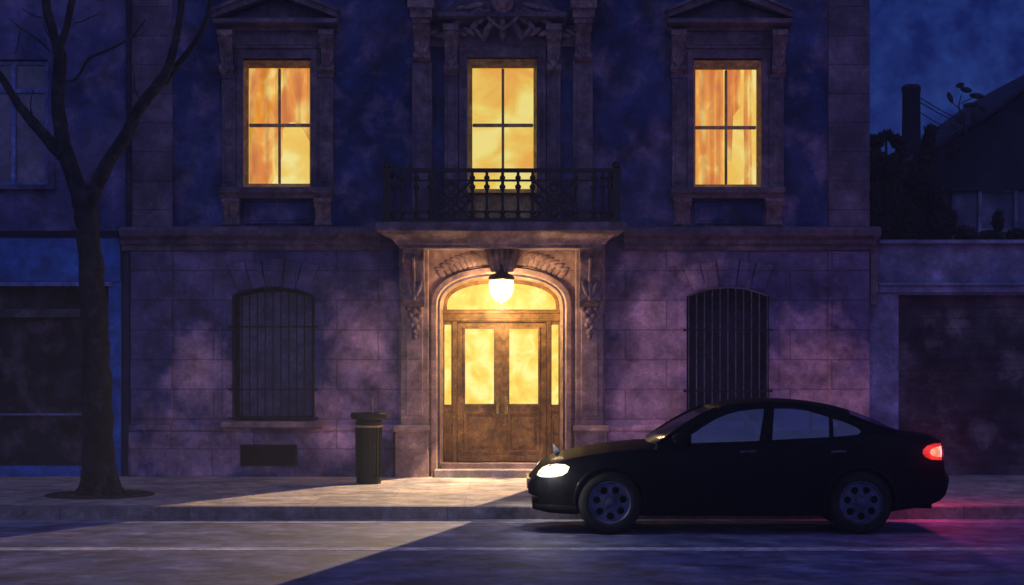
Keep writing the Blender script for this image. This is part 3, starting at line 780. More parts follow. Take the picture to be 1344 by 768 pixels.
light('lantern_bulb', 'POINT', (cx_, YL, lz(380)), 185, (1, .62, .28), .07, lan)
light('added_door_fill', 'POINT', (cx_, YL+.30, lz(412)), 34, (1, .70, .38), .06, lan)  # added point light floating before the door, brightens door and arch
# added spot, cone shaped to lay a fan of light over pavement and road
LB = Vector((cx_, YL, lz(383)))
lens = light('added_fan_spot', 'SPOT', LB, 1000, (1, .70, .38), .022, lan)  # lens holds the added spot, no part of the lantern
lens.data.spot_size = R(2*68.8); lens.data.spot_blend = .01
az, el, ro = R(-31.57), R(66.03), R(100.72)
ax_ = Vector((math.cos(el)*math.sin(az), -math.cos(el)*math.cos(az), -math.sin(el)))
lx_ = ax_.cross(Vector((0, 0, 1))).normalized(); ly_ = lx_.cross(ax_)
LX = math.cos(ro)*lx_ + math.sin(ro)*ly_; LY = -math.sin(ro)*lx_ + math.cos(ro)*ly_
lens.rotation_euler = Matrix((LX, LY, -ax_)).transposed().to_euler()
lens.scale = (1, math.tan(R(22.7))/math.tan(R(68.8)), 1)      # squeezes the added spot to an oblong cone
mb = MB(); mb.box(cx_-.05, cx_+.05, YL+.020, YL+.024, LB.z-.125, LB.z+.05); mb.build('added_light_stop', M['brass'], lan)  # added plate hidden in the bowl, keeps the spot off the door
ln = lens.data; ln.use_nodes = True; n_ = ln.node_tree.nodes; e_ = n_['Emission']
fo = n_.new('ShaderNodeLightFalloff'); fo.inputs['Strength'].default_value = .50
fq = n_.new('ShaderNodeLightFalloff'); fq.inputs['Strength'].default_value = 1.8; fa = n_.new('ShaderNodeMath'); fa.operation = 'ADD'
ln.node_tree.links.new(fo.outputs['Linear'], fa.inputs[0]); ln.node_tree.links.new(fq.outputs['Quadratic'], fa.inputs[1])
ln.node_tree.links.new(fa.outputs[0], e_.inputs['Strength'])

# ------------------------------------------------------------------ left neighbour with the shop
nb = thing('shop_building', (-9.5, 0, GZ), 'dark plastered shop building with blue shopfront behind the bare tree', 'building')
NL = -17.0; xe = XL-.03
MB().holes([(NL, Z_(303)), (xe, Z_(303)), (xe, 11.2), (NL, 11.2)], [rect(-62, 63, 78, 243), rect(-330, -200, 78, 243)], .03, .5).build('upper_wall', M['leftwall'], nb)
MB().box(NL, xe, .5, 10, GZ, 11.2).build('rear_block', M['dark'], nb)
for off in (0, -270):
    f = MB(); f.holes(rect(-61+off, 62+off, 79, 242), [rect(-56+off, 12+off, 84, 116), rect(18+off, 57+off, 84, 116), rect(-56+off, 12+off, 121, 239), rect(18+off, 57+off, 121, 239)], .10, .17)
    wn = f.build('window', M['bluepale'], nb, bevel=.006)
    MB().pbox(-58+off, 60+off, 81, 240, .15, .16, 0).build('pane', M['coldglass'], wn)
    mb = MB(); mb.pbox(-70+off, 72+off, 243, 249, -.08, .1, 0); mb.build('sill', M['leftwall'], wn, bevel=.006)
    MB().holes(rect(-70+off, 71+off, 70, 243), [rect(-62+off, 63+off, 78, 242.9)], .0, .04).build('architrave', M['leftwall'], wn, bevel=.005)
mb = MB(); zt, zb_ = Z_(303), Z_(312)
mb.mould([(.3, zb_), (-.10, zb_), (-.14, zb_+.04), (-.20, zt-.01), (.3, zt)], NL, X_(160)); mb.build('shop_cornice', M['bluedark'], nb)
MB().box(NL, X_(159), -.08, .3, Z_(370), Z_(312.3)).build('fascia', M['blue'], nb, bevel=.008)
MB().box(NL, X_(148), -.12, -.02, Z_(376), Z_(370.3)).build('fascia_strip', M['bluepale'], nb, bevel=.006)
MB().box(X_(143), X_(159.5), -.05, .3, GZ, Z_(370.3)).build('shop_pilaster', M['blue'], nb, bevel=.01)
MB().box(X_(160), xe, .02, .3, GZ, Z_(303)).build('party_strip', M['bluedark'], nb)
MB().box(NL, X_(142.8), .24, .3, GZ, Z_(376)).build('shop_shutter', M['shopdark'], nb)
mb = MB(); mb.box(NL, X_(142.8), .10, .24, Z_(417), Z_(405)); mb.build('awning_box', M['shutter'], nb, bevel=.01)
mb = MB(); mb.box(NL, X_(142.8), .20, .235, Z_(546), Z_(543.5)); mb.build('shutter_rail', M['garage'], nb)
MB().box(NL, X_(142.8), -.02, .24, GZ, Z_(612)).build('stall_riser', M['blue'], nb, bevel=.008)
# drainpipe on the party line
dp = MB(); xp = X_(170)
dp.tube([(xp, -.07, Z_(322)+.05), (xp, -.07, 10.5)], .045, 12)
for z in (4.6, 6.3, 7.9): dp.tube([(xp, -.07, z), (xp, -.07, z+.06)], .058, 12); dp.box(xp-.02, xp+.02, -.07, .02, z+.01, z+.05)
tag(dp.build('drainpipe', M['pipe'], smooth=50), 'dark vertical drainpipe between the shop building and the town house', 'drainpipe')

# ------------------------------------------------------------------ right: low garage front
ga = thing('garage', (8.5, 0, GZ), 'low blue grey garage front with wide dark opening right of the town house', 'garage')
xg = XR+.012
mb = MB(); mb.holes([(xg, GZ), (13.5, GZ), (13.5, Z_(320)), (xg, Z_(320))], [[(X_(1180), GZ+.001), (12.2, GZ+.001), (12.2, Z_(387)), (X_(1180), Z_(387))]], .03, .4)
mb.build('front_wall', M['garage'], ga, bevel=.006)
mb = MB(); mb.box(X_(1152), 13.5, -.07, .1, Z_(375), Z_(371)); mb.box(X_(1152), 13.5, -.03, .1, Z_(384), Z_(375.2)); mb.build('lintel_moulding', M['garage'], ga, bevel=.006)
MB().box(X_(1152), 13.5, -.10, .55, Z_(320.2)+.001, Z_(315)).build('coping', M['garage'], ga, bevel=.01)
MB().box(X_(1181), 12.2, .30, .36, GZ, Z_(387)).build('gate_panel', M['shutter'], ga)
MB().box(xg, 13.5, .4, 2.2, GZ, Z_(322)).build('rear_block', M['dark'], ga)
# small scroll at the end of the string course
mb = MB(); mb.blob((X_(1148), -.10, Z_(311)), (.07, .10, .10), n=14, m=8); mb.blob((X_(1146), -.10, Z_(320)), (.05, .08, .07)); mb.box(X_(1142), X_(1151), -.08, .0, Z_(400), Z_(324))
mb.build('corner_scroll', M['trim'], house, smooth=50)

# ------------------------------------------------------------------ behind: dark house, annex, chimney, cables
YR_ = 9.0
rh = thing('rear_house', (X_(1400, YR_), YR_, 0), 'big dark house with steep sloping roofline behind the garage', 'house')
q = lambda x, y: (X_(x, YR_), Z_(y, YR_))
MB().prism([q(1205, 420), q(1640, 420), q(1640, 190), q(1440, 60), q(1400, 82), q(1344, 122), q(1300, 155), q(1262, 178), q(1205, 214)], YR_, YR_+8).build('gable_wall', M['rear'], rh)
mb = MB()
rl = [q(1196, 216), q(1262, 174), q(1302, 150), q(1344, 117), q(1400, 77), q(1440, 54)]
for (a, b) in zip(rl[:-1], rl[1:]):
    mb.prism([a, b, (b[0], b[1]+.09), (a[0], a[1]+.09)], YR_-.3, YR_+8.3)
rr = [q(1440, 54), q(1650, 192)]
mb.prism([rr[0], rr[1], (rr[1][0], rr[1][1]+.09), (rr[0][0], rr[0][1]+.09)], YR_-.3, YR_+8.3)
mb.build('roof', M['chim'], rh)
YA = 6.0
an = thing('annex', (X_(1320, YA), YA, 0), 'pale walled annex with framed window above the garage wall', 'house')
q = lambda x, y: (X_(x, YA), Z_(y, YA))
MB().holes([q(1250, 420), q(1420, 420), q(1420, 247), q(1250, 252)], [[q(1286, 302), q(1332, 302), q(1332, 250), q(1286, 250)]], YA, YA+2).build('wall', M['rearpale'], an)
mb = MB(); a_, b_ = q(1283, 305), q(1335, 247); c_, d_ = q(1288, 300), q(1330, 252)
wn = mb.holes([(a_[0], a_[1]), (b_[0], a_[1]), (b_[0], b_[1]), (a_[0], b_[1])], [[(c_[0], c_[1]), (d_[0], c_[1]), (d_[0], d_[1]), (c_[0], d_[1])]], YA-.05, YA+.08).build('window', M['garage'], an, bevel=.01)
MB().box(c_[0]-.02, d_[0]+.02, YA+.02, YA+.03, c_[1]-.02, d_[1]+.02).build('pane', M['rearpale'], wn)
MB().prism([q(1246, 252), q(1425, 247), q(1425, 240), q(1246, 246)], YA-.12, YA+2.1).build('roof', M['rear'], an)
YC = 12.0
mb = MB(); xc_ = X_(1196, YC); k_ = (CD+YC)/F
mb.lathe((xc_, YC, 0), [(15*k_, .0), (14*k_, Z_(300, YC)), (12.5*k_, Z_(200, YC)), (11.6*k_, Z_(122, YC)), (12.6*k_, Z_(120, YC)), (12.6*k_, Z_(115, YC)), (10.5*k_, Z_(112, YC)), (8*k_, Z_(111, YC))], 28)
tag(mb.build('factory_chimney', M['chim'], smooth=40), 'tall dark round chimney rising against the blue sky', 'chimney')
for k, ((a, b), (c, d), lab) in enumerate((((1207, 128), (1262, 158), 'uppermost thin cable from the chimney top to the roof slope'), ((1207, 134), (1268, 166), 'middle thin cable between the chimney and the roof slope'), ((1207, 147), (1252, 172), 'lowest thin cable from the chimney down to the roof slope'))):
    P = []
    for i in range(11):
        t = i/10; Y = YC-.0 + (YR_+.5-YC)*t
        P.append((X_(a+(c-a)*t, Y), Y, Z_(b+(d-b)*t+1.5*math.sin(math.pi*t), Y)))
    tag(MB().tube(P, .012, 5).build('cable', M['cable'], smooth=60), lab, 'cable', 'cables from the chimney')

def leafcrown(mb, clumps, n, size, seed):
    rnd = random.Random(seed)
    tot = sum(c[3]*c[4] for c in clumps)
    for c in clumps:
        for _ in range(int(n*c[3]*c[4]/tot)):
            while True:
                u = Vector((rnd.uniform(-1, 1), rnd.uniform(-1, 1), rnd.uniform(-1, 1)))
                if .25 < u.length < 1: break
            p = Vector((c[0]+u.x*c[3], c[1]+u.y*c[3], c[2]+u.z*c[4]))
            a = Vector((rnd.gauss(0, 1), rnd.gauss(0, 1), rnd.gauss(0, 1))).normalized(); b = a.orthogonal().normalized()
            s = size*rnd.uniform(.6, 1.4)
            mb.add([p-a*s, p+b*s*.5, p+a*s, p-b*s*.5], [(0, 1, 2, 3)])
def shrub(Y, spec, label, name, seed, n=1500, size=.07, stems=None, group=None):
    cl = [(X_(x, Y), Y+dy, Z_(y, Y), r*(CD+Y)/F, r2*(CD+Y)/F) for x, y, r, r2, dy in spec]
    bx_ = sum(c[0] for c in cl)/len(cl)
    t = thing(name, (bx_, Y, 0), label, 'tree', group)
    mb = MB(); leafcrown(mb, cl, n, size, seed); mb.build('crown', M['leaf'], t, recalc=False)
    mb = MB()
    for c in cl[:6]: mb.tube([(bx_, Y, -.1), (bx_+(c[0]-bx_)*.3, Y, c[2]*.5), (c[0], c[1], c[2])], [.09, .06, .02], 7)
    mb.build('trunk', M['bark'], t, smooth=60)
G = 'dark trees behind the garage wall'
shrub(4.2, [(1150, 186, 10, 8, 0), (1163, 178, 9, 6, 0), (1177, 186, 8, 8, 0), (1184, 196, 7, 10, 0), (1148, 215, 14, 20, 0), (1172, 222, 16, 20, 0), (1150, 255, 18, 26, .2), (1170, 265, 18, 28, .2), (1155, 298, 22, 26, 0), (1185, 290, 20, 30, 0)],
      'dark bushy tree hugging the town house corner behind the garage', 'dark_tree', 3, 7000, .075, group=G)
shrub(4.9, [(1222, 172, 8, 7, 0), (1219, 186, 8, 10, 0), (1214, 205, 13, 12, 0), (1205, 232, 22, 22, 0), (1218, 262, 24, 26, 0), (1232, 292, 24, 26, 0), (1200, 300, 22, 24, 0), (1250, 200, 10, 9, 0)],
      'dark round topped tree between the chimney and the pale annex', 'dark_tree', 5, 6500, .075, group=G)
shrub(3.6, [(1268, 308, 14, 12, 0), (1300, 312, 16, 9, 0), (1335, 310, 14, 10, 0), (1310, 290, 7, 14, 0)], 'low dark shrub in front of the annex window', 'dark_shrub', 8, 1600, .06, group=G)
# sapling with big leaves on the roof slope
YS = 8.5; t = thing('sapling', (X_(1268, YS), YS, Z_(180, YS)), 'spindly sapling with broad leaves above the dark roof slope', 'sapling')
mb = MB()
P = lambda x, y, dy=0: (X_(x, YS+dy), YS+dy, Z_(y, YS+dy))
mb.tube([P(1270, 185), P(1264, 158), P(1258, 140), P(1262, 124)], [.03, .022, .015, .008], 6)
for a, b in (((1262, 150), (1285, 140)), ((1259, 142), (1246, 132)), ((1261, 136), (1282, 126)), ((1264, 158), (1250, 165))): mb.tube([P(*a), P(*b)], .01, 5)
mb.build('stem', M['bark'], t)
mb = MB()
for x, y, rx, rz, ro in ((1268, 118, 8, 4, .2), (1282, 126, 10, 4, .1), (1274, 138, 11, 3.6, -.1), (1247, 128, 3.5, 8, -.4), (1260, 112, 6, 3.5, -.3), (1280, 155, 7, 6, 0), (1262, 156, 6, 7, .3), (1252, 166, 7, 3, .3), (1290, 143, 6, 3, .3), (1279, 149, 5, 5, 0)):
    k_ = (CD+YS)/F; mb.blob(P(x, y), (rx*k_, .03, rz*k_), rot=ro)
mb.build('leaf', M['leaf'], t, smooth=60)

# ------------------------------------------------------------------ street tree
YT = -3.5
rnd = random.Random(11)
tr_ = thing('street_tree', (X_(131, YT), YT, GZ), 'bare forked street tree with dark trunk in front of the blue shopfront', 'tree')
def limb(pts, name, n=14, wob=.01, parent=tr_, dy=0.0):
    k = (CD+YT)/F; out = []; rad = []
    # resample with a smooth curve
    pv = [Vector((p[0], p[1], p[2])) for p in pts]
    for i in range(len(pv)-1):
        p0 = pv[max(i-1, 0)]; p1 = pv[i]; p2 = pv[i+1]; p3 = pv[min(i+2, len(pv)-1)]
        for s in range(5):
            t = s/5
            out.append(.5*((2*p1)+(-p0+p2)*t+(2*p0-5*p1+4*p2-p3)*t*t+(-p0+3*p1-3*p2+p3)*t**3))
    out.append(pv[-1]); m = len(out)
    P = [(X_(v.x, YT)+rnd.uniform(-1, 1)*wob*min(v.z/8, 1), YT+dy*i/m+rnd.uniform(-1, 1)*wob, Z_(v.y, YT)) for i, v in enumerate(out)]
    return MB().tube(P, [max(v.z, .5)*k*(1+rnd.uniform(-.06, .06)) for v in out], n)
def finish(mb, name):
    o = mb.build(name, M['bark'], tr_, smooth=70)
    return o
tk = limb([(131, 657, 31), (131, 645, 26), (130, 625, 22.5), (129, 590, 20.5), (128, 540, 19.5), (126, 480, 18.5), (124, 414, 17.5), (119, 340, 16), (115, 300, 15.5), (111, 262, 16), (106, 245, 12)], 'trunk', 22, .012)
for k in range(7):
    a = k*.9+.3; kk = (CD+YT)/F
    tk.tube([(X_(131, YT)+math.cos(a)*.34, YT+math.sin(a)*.34, GZ-.02), (X_(131, YT)+math.cos(a)*.22, YT+math.sin(a)*.22, GZ+.08), (X_(131, YT)+math.cos(a)*.12, YT+math.sin(a)*.12, GZ+.42)], [.05, .08, .07], 8)
finish(tk, 'trunk')
finish(limb([(108, 272, 12), (98, 238, 11.5), (86, 206, 11), (79, 180, 10), (73, 129, 9), (75, 90, 8.5), (75, 72, 8.5), (66, 42, 6.5), (58, 15, 6), (52, -15, 5.5), (40, -80, 4), (20, -150, 2)], 'branch', dy=.3), 'branch')
finish(limb([(75, 82, 6), (80, 62, 5.5), (88, 42, 5), (95, 18, 4.8), (101, -10, 4.4), (112, -70, 3), (118, -140, 1.2)], 'branch', 10, dy=-.3), 'branch')
finish(limb([(84, 206, 8), (72, 196, 7.5), (43, 163, 7), (17, 133, 5.8), (-2, 104, 5.2), (-30, 65, 4), (-60, 0, 2)], 'branch', 10, dy=.5), 'branch')
finish(limb([(112, 278, 11), (118, 264, 10.5), (127, 250, 10), (142, 219, 9.4), (168, 181, 8.6), (189, 142, 7.8), (212, 114, 7.4), (228, 88, 6), (239, 47, 5), (246, 0, 4.4), (252, -60, 3), (250, -130, 1.2)], 'branch', dy=-.5), 'branch')
finish(limb([(216, 108, 5), (232, 88, 4.4), (258, 56, 3.8), (272, 28, 3), (279, 0, 2.4), (286, -60, 1.2)], 'branch', 8, dy=-.2), 'branch')
tw = [[(76, 105, 2.2), (84, 106, 1.9), (97, 106, 2.1), (106, 95, 2), (117, 77, 2.2), (142, 66, 2), (172, 49, 1.5), (191, 26, .8)],
      [(66, 68, 1.4), (50, 52, 1.1), (26, 36, .9), (12, 24, .6)], [(27, 38, .8), (24, 55, .8), (20, 72, .5)], [(60, 23, 1.2), (45, 21, .9), (30, 12, .6)],
      [(97, 30, 1.2), (108, 28, .9), (130, 18, .7)], [(258, 64, .9), (268, 66, .7), (276, 65, .5)], [(275, 25, 1), (288, 21, .8), (302, 18, .5)], [(172, 49, 1), (184, 46, .8), (192, 40, .5)],
      [(47, 166, 1.2), (40, 140, .9), (44, 118, .6)], [(190, 140, 1.2), (178, 120, .9), (176, 98, .6)], [(70, 55, 1), (60, 40, .8), (58, 20, .6)]]
for p in tw: finish(limb(p, 'twig', 5, .002), 'twig')
mb = MB(); cxg = X_(131, YT)
mb.lathe((cxg, YT, GZ), [(.70, -.02), (.72, .0), (.72, .014), (.69, .018), (.34, .018)], 40)
for k in range(28):
    a = 2*math.pi*k/28
    mb.tube([(cxg+.40*math.cos(a), YT+.40*math.sin(a), GZ+.018), (cxg+.66*math.cos(a), YT+.66*math.sin(a), GZ+.018)], .012, 5)
tag(mb.build('tree_grate', M['grate'], smooth=40), 'round dark iron grate in the pavement around the tree foot', 'tree grate')

# ------------------------------------------------------------------ litter bin
YI = -1.45
bn = thing('litter_bin', (X_(483, YI), YI, GZ), 'dark cylindrical litter bin standing on the pavement left of the door', 'bin')
k_ = (CD+YI)/F; c = (X_(484, YI), YI)
mb = MB(); prof = [(15.5*k_, GZ), (16.2*k_, GZ+.02), (16.2*k_, GZ+.07), (15.6*k_, GZ+.09), (16.6*k_, Z_(558, YI)), (17.6*k_, Z_(556, YI)), (17.6*k_, Z_(553, YI)), (16*k_, Z_(552, YI)), (16*k_, Z_(550, YI))]
mb.lathe((c[0], c[1], 0), prof, 32)
mb.build('body', M['bin'], bn, smooth=40)
mb = MB()
for i in range(16):
    a = 2*math.pi*i/16; r0 = 16.3*k_
    mb.tube([(c[0]+r0*math.cos(a), c[1]+r0*math.sin(a), GZ+.1), (c[0]+r0*1.04*math.cos(a), c[1]+r0*1.04*math.sin(a), Z_(560, YI))], .009, 6)
mb.build('rib', M['bin'], bn, smooth=60)
mb = MB(); mb.lathe((c[0], c[1], 0), [(17*k_, Z_(551, YI)), (23*k_, Z_(549.5, YI)), (24*k_, Z_(547, YI)), (24*k_, Z_(543.5, YI)), (22.5*k_, Z_(541.5, YI)), (15*k_, Z_(541.8, YI)), (13.5*k_, Z_(545, YI)), (2*k_, Z_(545, YI))], 32)
mb.build('rim', M['bin'], bn, smooth=40)
mb = MB(); mb.lathe((c[0], c[1], 0), [(16.5*k_, Z_(561, YI)), (18.2*k_, Z_(560.5, YI)), (18.2*k_, Z_(558.2, YI)), (16.8*k_, Z_(557.8, YI))], 32)
mb.build('band', M['brass'] if 0 else M['sash'], bn, smooth=40)
mb = MB(); mb.tube([(X_(490, YI), YI-.04, Z_(546, YI)), (X_(489.3, YI), YI-.04, Z_(522, YI))], .008, 6)
mb.build('snuffer_rod', M['sash'], bn)

# ------------------------------------------------------------------ the car
def carmat(name, base, rough, coat, metallic=0.0):
    m = wash(name, tuple(c*.8 for c in base), tuple(c*1.3 for c in base), scale=1.6, rough=rough, bump=.02, grain=.35, seed=31, spec=.03, coat=coat, metallic=metallic)
    m.node_tree.nodes['Principled BSDF'].inputs['Coat Roughness'].default_value = .12
    return m
CM = dict(paint=carmat('black_car_paint', (.0028, .0030, .0055), .55, .04), trim=carmat('black_trim', (.004, .004, .005), .6, 0),
          rubber=wash('tyre_rubber', (.005, .005, .006), (.010, .010, .012), scale=5, rough=.9), rim=wash('rim_metal', (.028, .034, .085), (.055, .06, .14), scale=4, rough=.5, metallic=.2, bump=.02),
          glass=glassmat('car_glass', (.50, .56, .80), .10), shield=glassmat('windscreen_glass', (.80, .80, .92), .22, .15), chrome=wash('chrome', (.5, .5, .55), (.75, .75, .8), scale=9, rough=.25, metallic=1, bump=0),
          seat=wash('seat_cloth', (.008, .008, .012), (.014, .014, .02), scale=3),
          head=glow('headlight_glass', (1, .84, .48), (1, .95, .74), 2.0, 5, spec=True), tail=glow('taillight_red', (.55, .012, .012), (.95, .03, .025), 1.0, 7, spec=True), hot=glow('taillight_core', (1, .16, .09), (1, .42, .26), 1.35, 9, spec=True))
YCAR = -6.3; HW = .90; DN = CD+YCAR-HW; DC = CD+YCAR
cxm = lambda p, D=DN: (p-HX)*D/F
czm = lambda p, D=DN: CAMZ-(p-HY)*D/F
car = thing('sedan_car', (cxm(966), YCAR, 0), 'black sedan parked by the kerb with lit headlight and red tail light', 'car')
def pcar(o): par(o, car); return o
top = [(693, 633, 22.3), (694.5, 626, 22.3), (698, 621, 22.4), (703, 615.5, 22.5), (711, 605, DC), (722, 598, DC), (739, 592, DC), (765, 586, DC), (799, 581, DC), (836, 577.2, DC), (848, 577.2, DC)]
TX = [(p-HX)*22.1/F if p < 760 else (p-HX)*22.5/F for p, _, _ in top]; TZ = [czm(y, D) for _, y, D in top]
belt = [(870, 585), (905, 583), (994, 578.5), (1087, 573.5), (1129, 569), (1150, 566)]
TX += [cxm(p, 21.9) for p, _ in belt]; TZ += [czm(y, 21.85)-.005 for _, y in belt]
rear = [(1172, 560.5), (1184, 564.3), (1205, 566.5), (1224, 569), (1230, 572), (1232.3, 585), (1233.3, 603), (1234.5, 611), (1237, 615), (1240, 618), (1242, 624), (1243, 632)]
TX += [cxm(p, 22.3 if p < 1200 else 22.1) for p, _ in rear]; TZ += [czm(y, 22.5 if p < 1231 else 22.1) for p, y in rear]
bot = [(693, 644), (694, 650), (699, 652), (706, 653), (708, 669), (719, 673), (753, 675), (849, 677), (1070, 677), (1150, 674), (1175, 670), (1212, 665), (1231, 657.5), (1239, 649.5), (1242, 641), (1243, 636)]
BX = [cxm(p, 22.0) for p, _ in bot]; BZ = [czm(y, 21.9) for _, y in bot]
X0, X1 = max(TX[0], BX[0]), min(TX[-1], BX[-1])
WX = [X0, X0+.03, X0+.10, X0+.22, X0+.42, X0+.75, X0+1.3, X0+2.4, X0+3.6, X1-.7, X1-.35, X1-.15, X1-.05, X1]
WW = [.52, .60, .69, .765, .82, .862, .888, .90, .90, .885, .855, .81, .76, .70]
def Wd(x): return float(np.interp(x, WX, WW))
def Tp(x): return float(np.interp(x, TX, TZ))
def Bt(x): return float(np.interp(x, BX, BZ))
def section(x):
    w_ = Wd(x); zb_ = Bt(x); zc = Tp(x)
    hood = x < cxm(860, 22); trunk = x > cxm(1155, 22)
    drop = .055 if hood else (.03 if trunk else .0)
    zs_ = max(zc-drop, zb_+.03); h = zs_-zb_
    r = min(.10, h*.3)
    return [(0, zb_), (w_*.80, zb_), (w_*.945, zb_+.012), (w_*.975, zb_+min(.06, h*.15)), (w_*.982, zb_+h*.22), (w_*.992, zb_+h*.38), (w_, zb_+h*.52), (w_*.998, zb_+h*.66),
            (w_*.99, zs_-r*1.25), (w_*.982, zs_-r), (w_*.958, zs_-r*.4), (w_*.925, zs_-r*.08), (w_*.88, zs_), (w_*.6, zs_+(zc-zs_)*.55), (w_*.3, zs_+(zc-zs_)*.9), (0, zc)]
def side_y(x, z):
    s = section(x)[2:13]; ys = [p[0] for p in s]; zs = [p[1] for p in s]
    return float(np.interp(z, zs, ys))
xs = sorted(set([X0+(X1-X0)*i/110 for i in range(111)] + [x for x in TX+BX if X0 < x < X1]))
rings = []
for x in xs:
    s = section(x)
    ring = [(x, YCAR-y, z) for y, z in s] + [(x, YCAR+y, z) for y, z in s[-2:0:-1]]
    rings.append(ring)
mb = MB(); n = len(rings[0])
mb.add([p for r in rings for p in r], [(i*n+k, i*n+(k+1) % n, (i+1)*n+(k+1) % n, (i+1)*n+k) for i in range(len(rings)-1) for k in range(n)] + [tuple(range(n))[::-1], tuple(range((len(rings)-1)*n, len(rings)*n))])
body = mb.build('body', CM['paint'], car, smooth=32)
WXF, WXR, WZ = cxm(801, DN+.03), cxm(1130.5, DN+.03), .367
cut = MB()
for wx in (WXF, WXR):
    for s in (-1, 1):
        y0, y1 = sorted((YCAR+s*(HW+.2), YCAR+s*(HW-.32)))
        cut.lathe((wx, y0, WZ+.012), [(.392, 0), (.392, y1-y0)], 48, axis='Y')
cut.box(2.02, 3.98, YCAR-.74, YCAR+.74, .38, 1.6)
cutter = cut.build('cutter', None)
bo = body.modifiers.new('cut', 'BOOLEAN'); bo.operation = 'DIFFERENCE'; bo.object = cutter; bo.solver = 'EXACT'; bo.use_self = False
dg = bpy.context.evaluated_depsgraph_get(); dg.update()
me = bpy.data.meshes.new_from_object(body.evaluated_get(dg)); body.modifiers.clear(); old = body.data; body.data = me
bpy.data.objects.remove(cutter)
me.polygons.foreach_set('use_smooth', [True]*len(me.polygons)); me.set_sharp_from_angle(angle=R(32))

def patch(pts_x, z_of, nz, off, name, mat_, parent=car, sgn=-1, thick=.012):
    """panel lying on the body side: for each x in pts_x, z from z_of(x)"""
    P = []
    for x in pts_x:
        z0, z1 = z_of(x)
        P.append([(x, YCAR+sgn*(side_y(x, z0+(z1-z0)*j/nz)+off), z0+(z1-z0)*j/nz) for j in range(nz+1)])
    # turned-in rim
    Pb = [[(x, y-sgn*thick, z) for x, y, z in row] for row in P]
    mb = MB(); m_, n_ = len(P), nz+1
    mb.grid(P); o = len(mb.v); mb.v += [p for row in Pb for p in row]
    loop = [(0, j) for j in range(n_)] + [(i, n_-1) for i in range(1, m_)] + [(m_-1, j) for j in range(n_-2, -1, -1)] + [(i, 0) for i in range(m_-2, 0, -1)]
    for (a, b), (c, d) in zip(loop, loop[1:]+loop[:1]):
        mb.f.append((a*n_+b, c*n_+d, o+c*n_+d, o+a*n_+b))
    return mb.build(name, mat_, parent, smooth=35)
lin = lambda a, b, n: [a+(b-a)*i/n for i in range(n+1)]
archz = lambda x, wx, r: WZ+.012+math.sqrt(max(r*r-(x-wx)**2, 0)) if abs(x-wx) < r else 0
for sg in (-1, 1):
    # doors
    a, b = cxm(884), cxm(1002.5)
    fd = patch(lin(a, b, 22), lambda x: (.345, Tp(x)-.045), 12, .006, 'door', CM['paint'], sgn=sg)
    a2, b2 = cxm(1004), cxm(1104)
    rd = patch(lin(a2, b2, 26), lambda x: (max(.345, archz(x, WXR, .44)), Tp(x)-.045), 12, .006, 'door', CM['paint'], sgn=sg)
    for d_, (ha, hb) in ((fd, (972, 992)), (rd, (1092, 1102))):
        mb = MB(); z = czm(593.5); xa, xb = cxm(ha), cxm(hb+(8 if ha > 1000 else 0)); y = side_y((xa+xb)/2, z)
        mb.tube([(xa, YCAR+sg*(y+.004), z), (xa+.02, YCAR+sg*(y+.038), z+.004), (xb-.02, YCAR+sg*(y+.038), z+.008), (xb, YCAR+sg*(y+.004), z+.008)], [.012, .015, .015, .012], 8)
        mb.build('handle', CM['rim'], d_, smooth=60)
    # sill moulding and wheel arch lips
    patch(lin(cxm(852), cxm(1084), 20), lambda x: (.235, .305), 3, .010, 'sill', CM['trim'], sgn=sg)
    for wx in (WXF, WXR):
        P = []
        for i in range(25):
            t = math.pi*(-.06+1.12*i/24); row = []
            for rr, of in ((.388, -.02), (.392, .012), (.412, .014), (.425, .003)):
                x = wx+rr*math.cos(t); z = WZ+.012+rr*math.sin(t)
                zz_ = min(max(z, Bt(x)+.02), Tp(x)-.02)
                row.append((x, YCAR+sg*(side_y(x, zz_)+of), z))
            P.append(row)
        MB().grid(P).build('wheel_arch', CM['paint'], car, smooth=60)
# greenhouse
GD = 21.85
g = lambda p: (cxm(p[0], GD), czm(p[1], GD))
so_ = [(862, 583), (882, 569), (900, 557), (920, 546), (940, 537), (958, 532.5), (975, 530.3), (1003, 529), (1025, 529.3), (1046, 530.5), (1065, 533), (1083, 536.5), (1100, 541), (1115, 546), (1130, 551.5), (1143, 556.5), (1160, 563), (1176, 568)]
co_ = [(847, 577), (868, 566), (889, 554), (910, 543.5), (931, 535), (950, 528.5), (970, 524), (1003, 522.5), (1025, 522.8), (1046, 524), (1065, 526), (1083, 528.8), (1100, 532.5), (1115, 536.5), (1130, 541.2), (1143, 546), (1158, 553), (1172, 560)]
SX = [g(p) for p in so_]; CC = [(cxm(p[0], 22.3), czm(p[1], DC)) for p in co_]
def gy(z): return float(np.interp(z, [1.0, 1.10, 1.22, 1.36, 1.46, 1.52], [.835, .825, .775, .70, .635, .58]))
h1 = [(890, 582), (905, 571), (922, 559.5), (940, 549), (955, 543), (972, 538.5), (990, 536), (1004.5, 535), (1003, 545), (999, 562), (995.5, 578.2)]
h2 = [(1018, 535), (1035, 535.3), (1052, 536.8), (1066, 539.3), (1078, 542.5), (1089, 546.3), (1088.3, 560), (1087.5, 573.3), (1050, 575.3), (1012.5, 577.3), (1015, 555)]
h3 = [(1093.8, 548), (1104, 551), (1114.7, 555), (1124, 559.5), (1129, 563), (1129.5, 567), (1125, 570.3), (1110, 572), (1093, 573)]
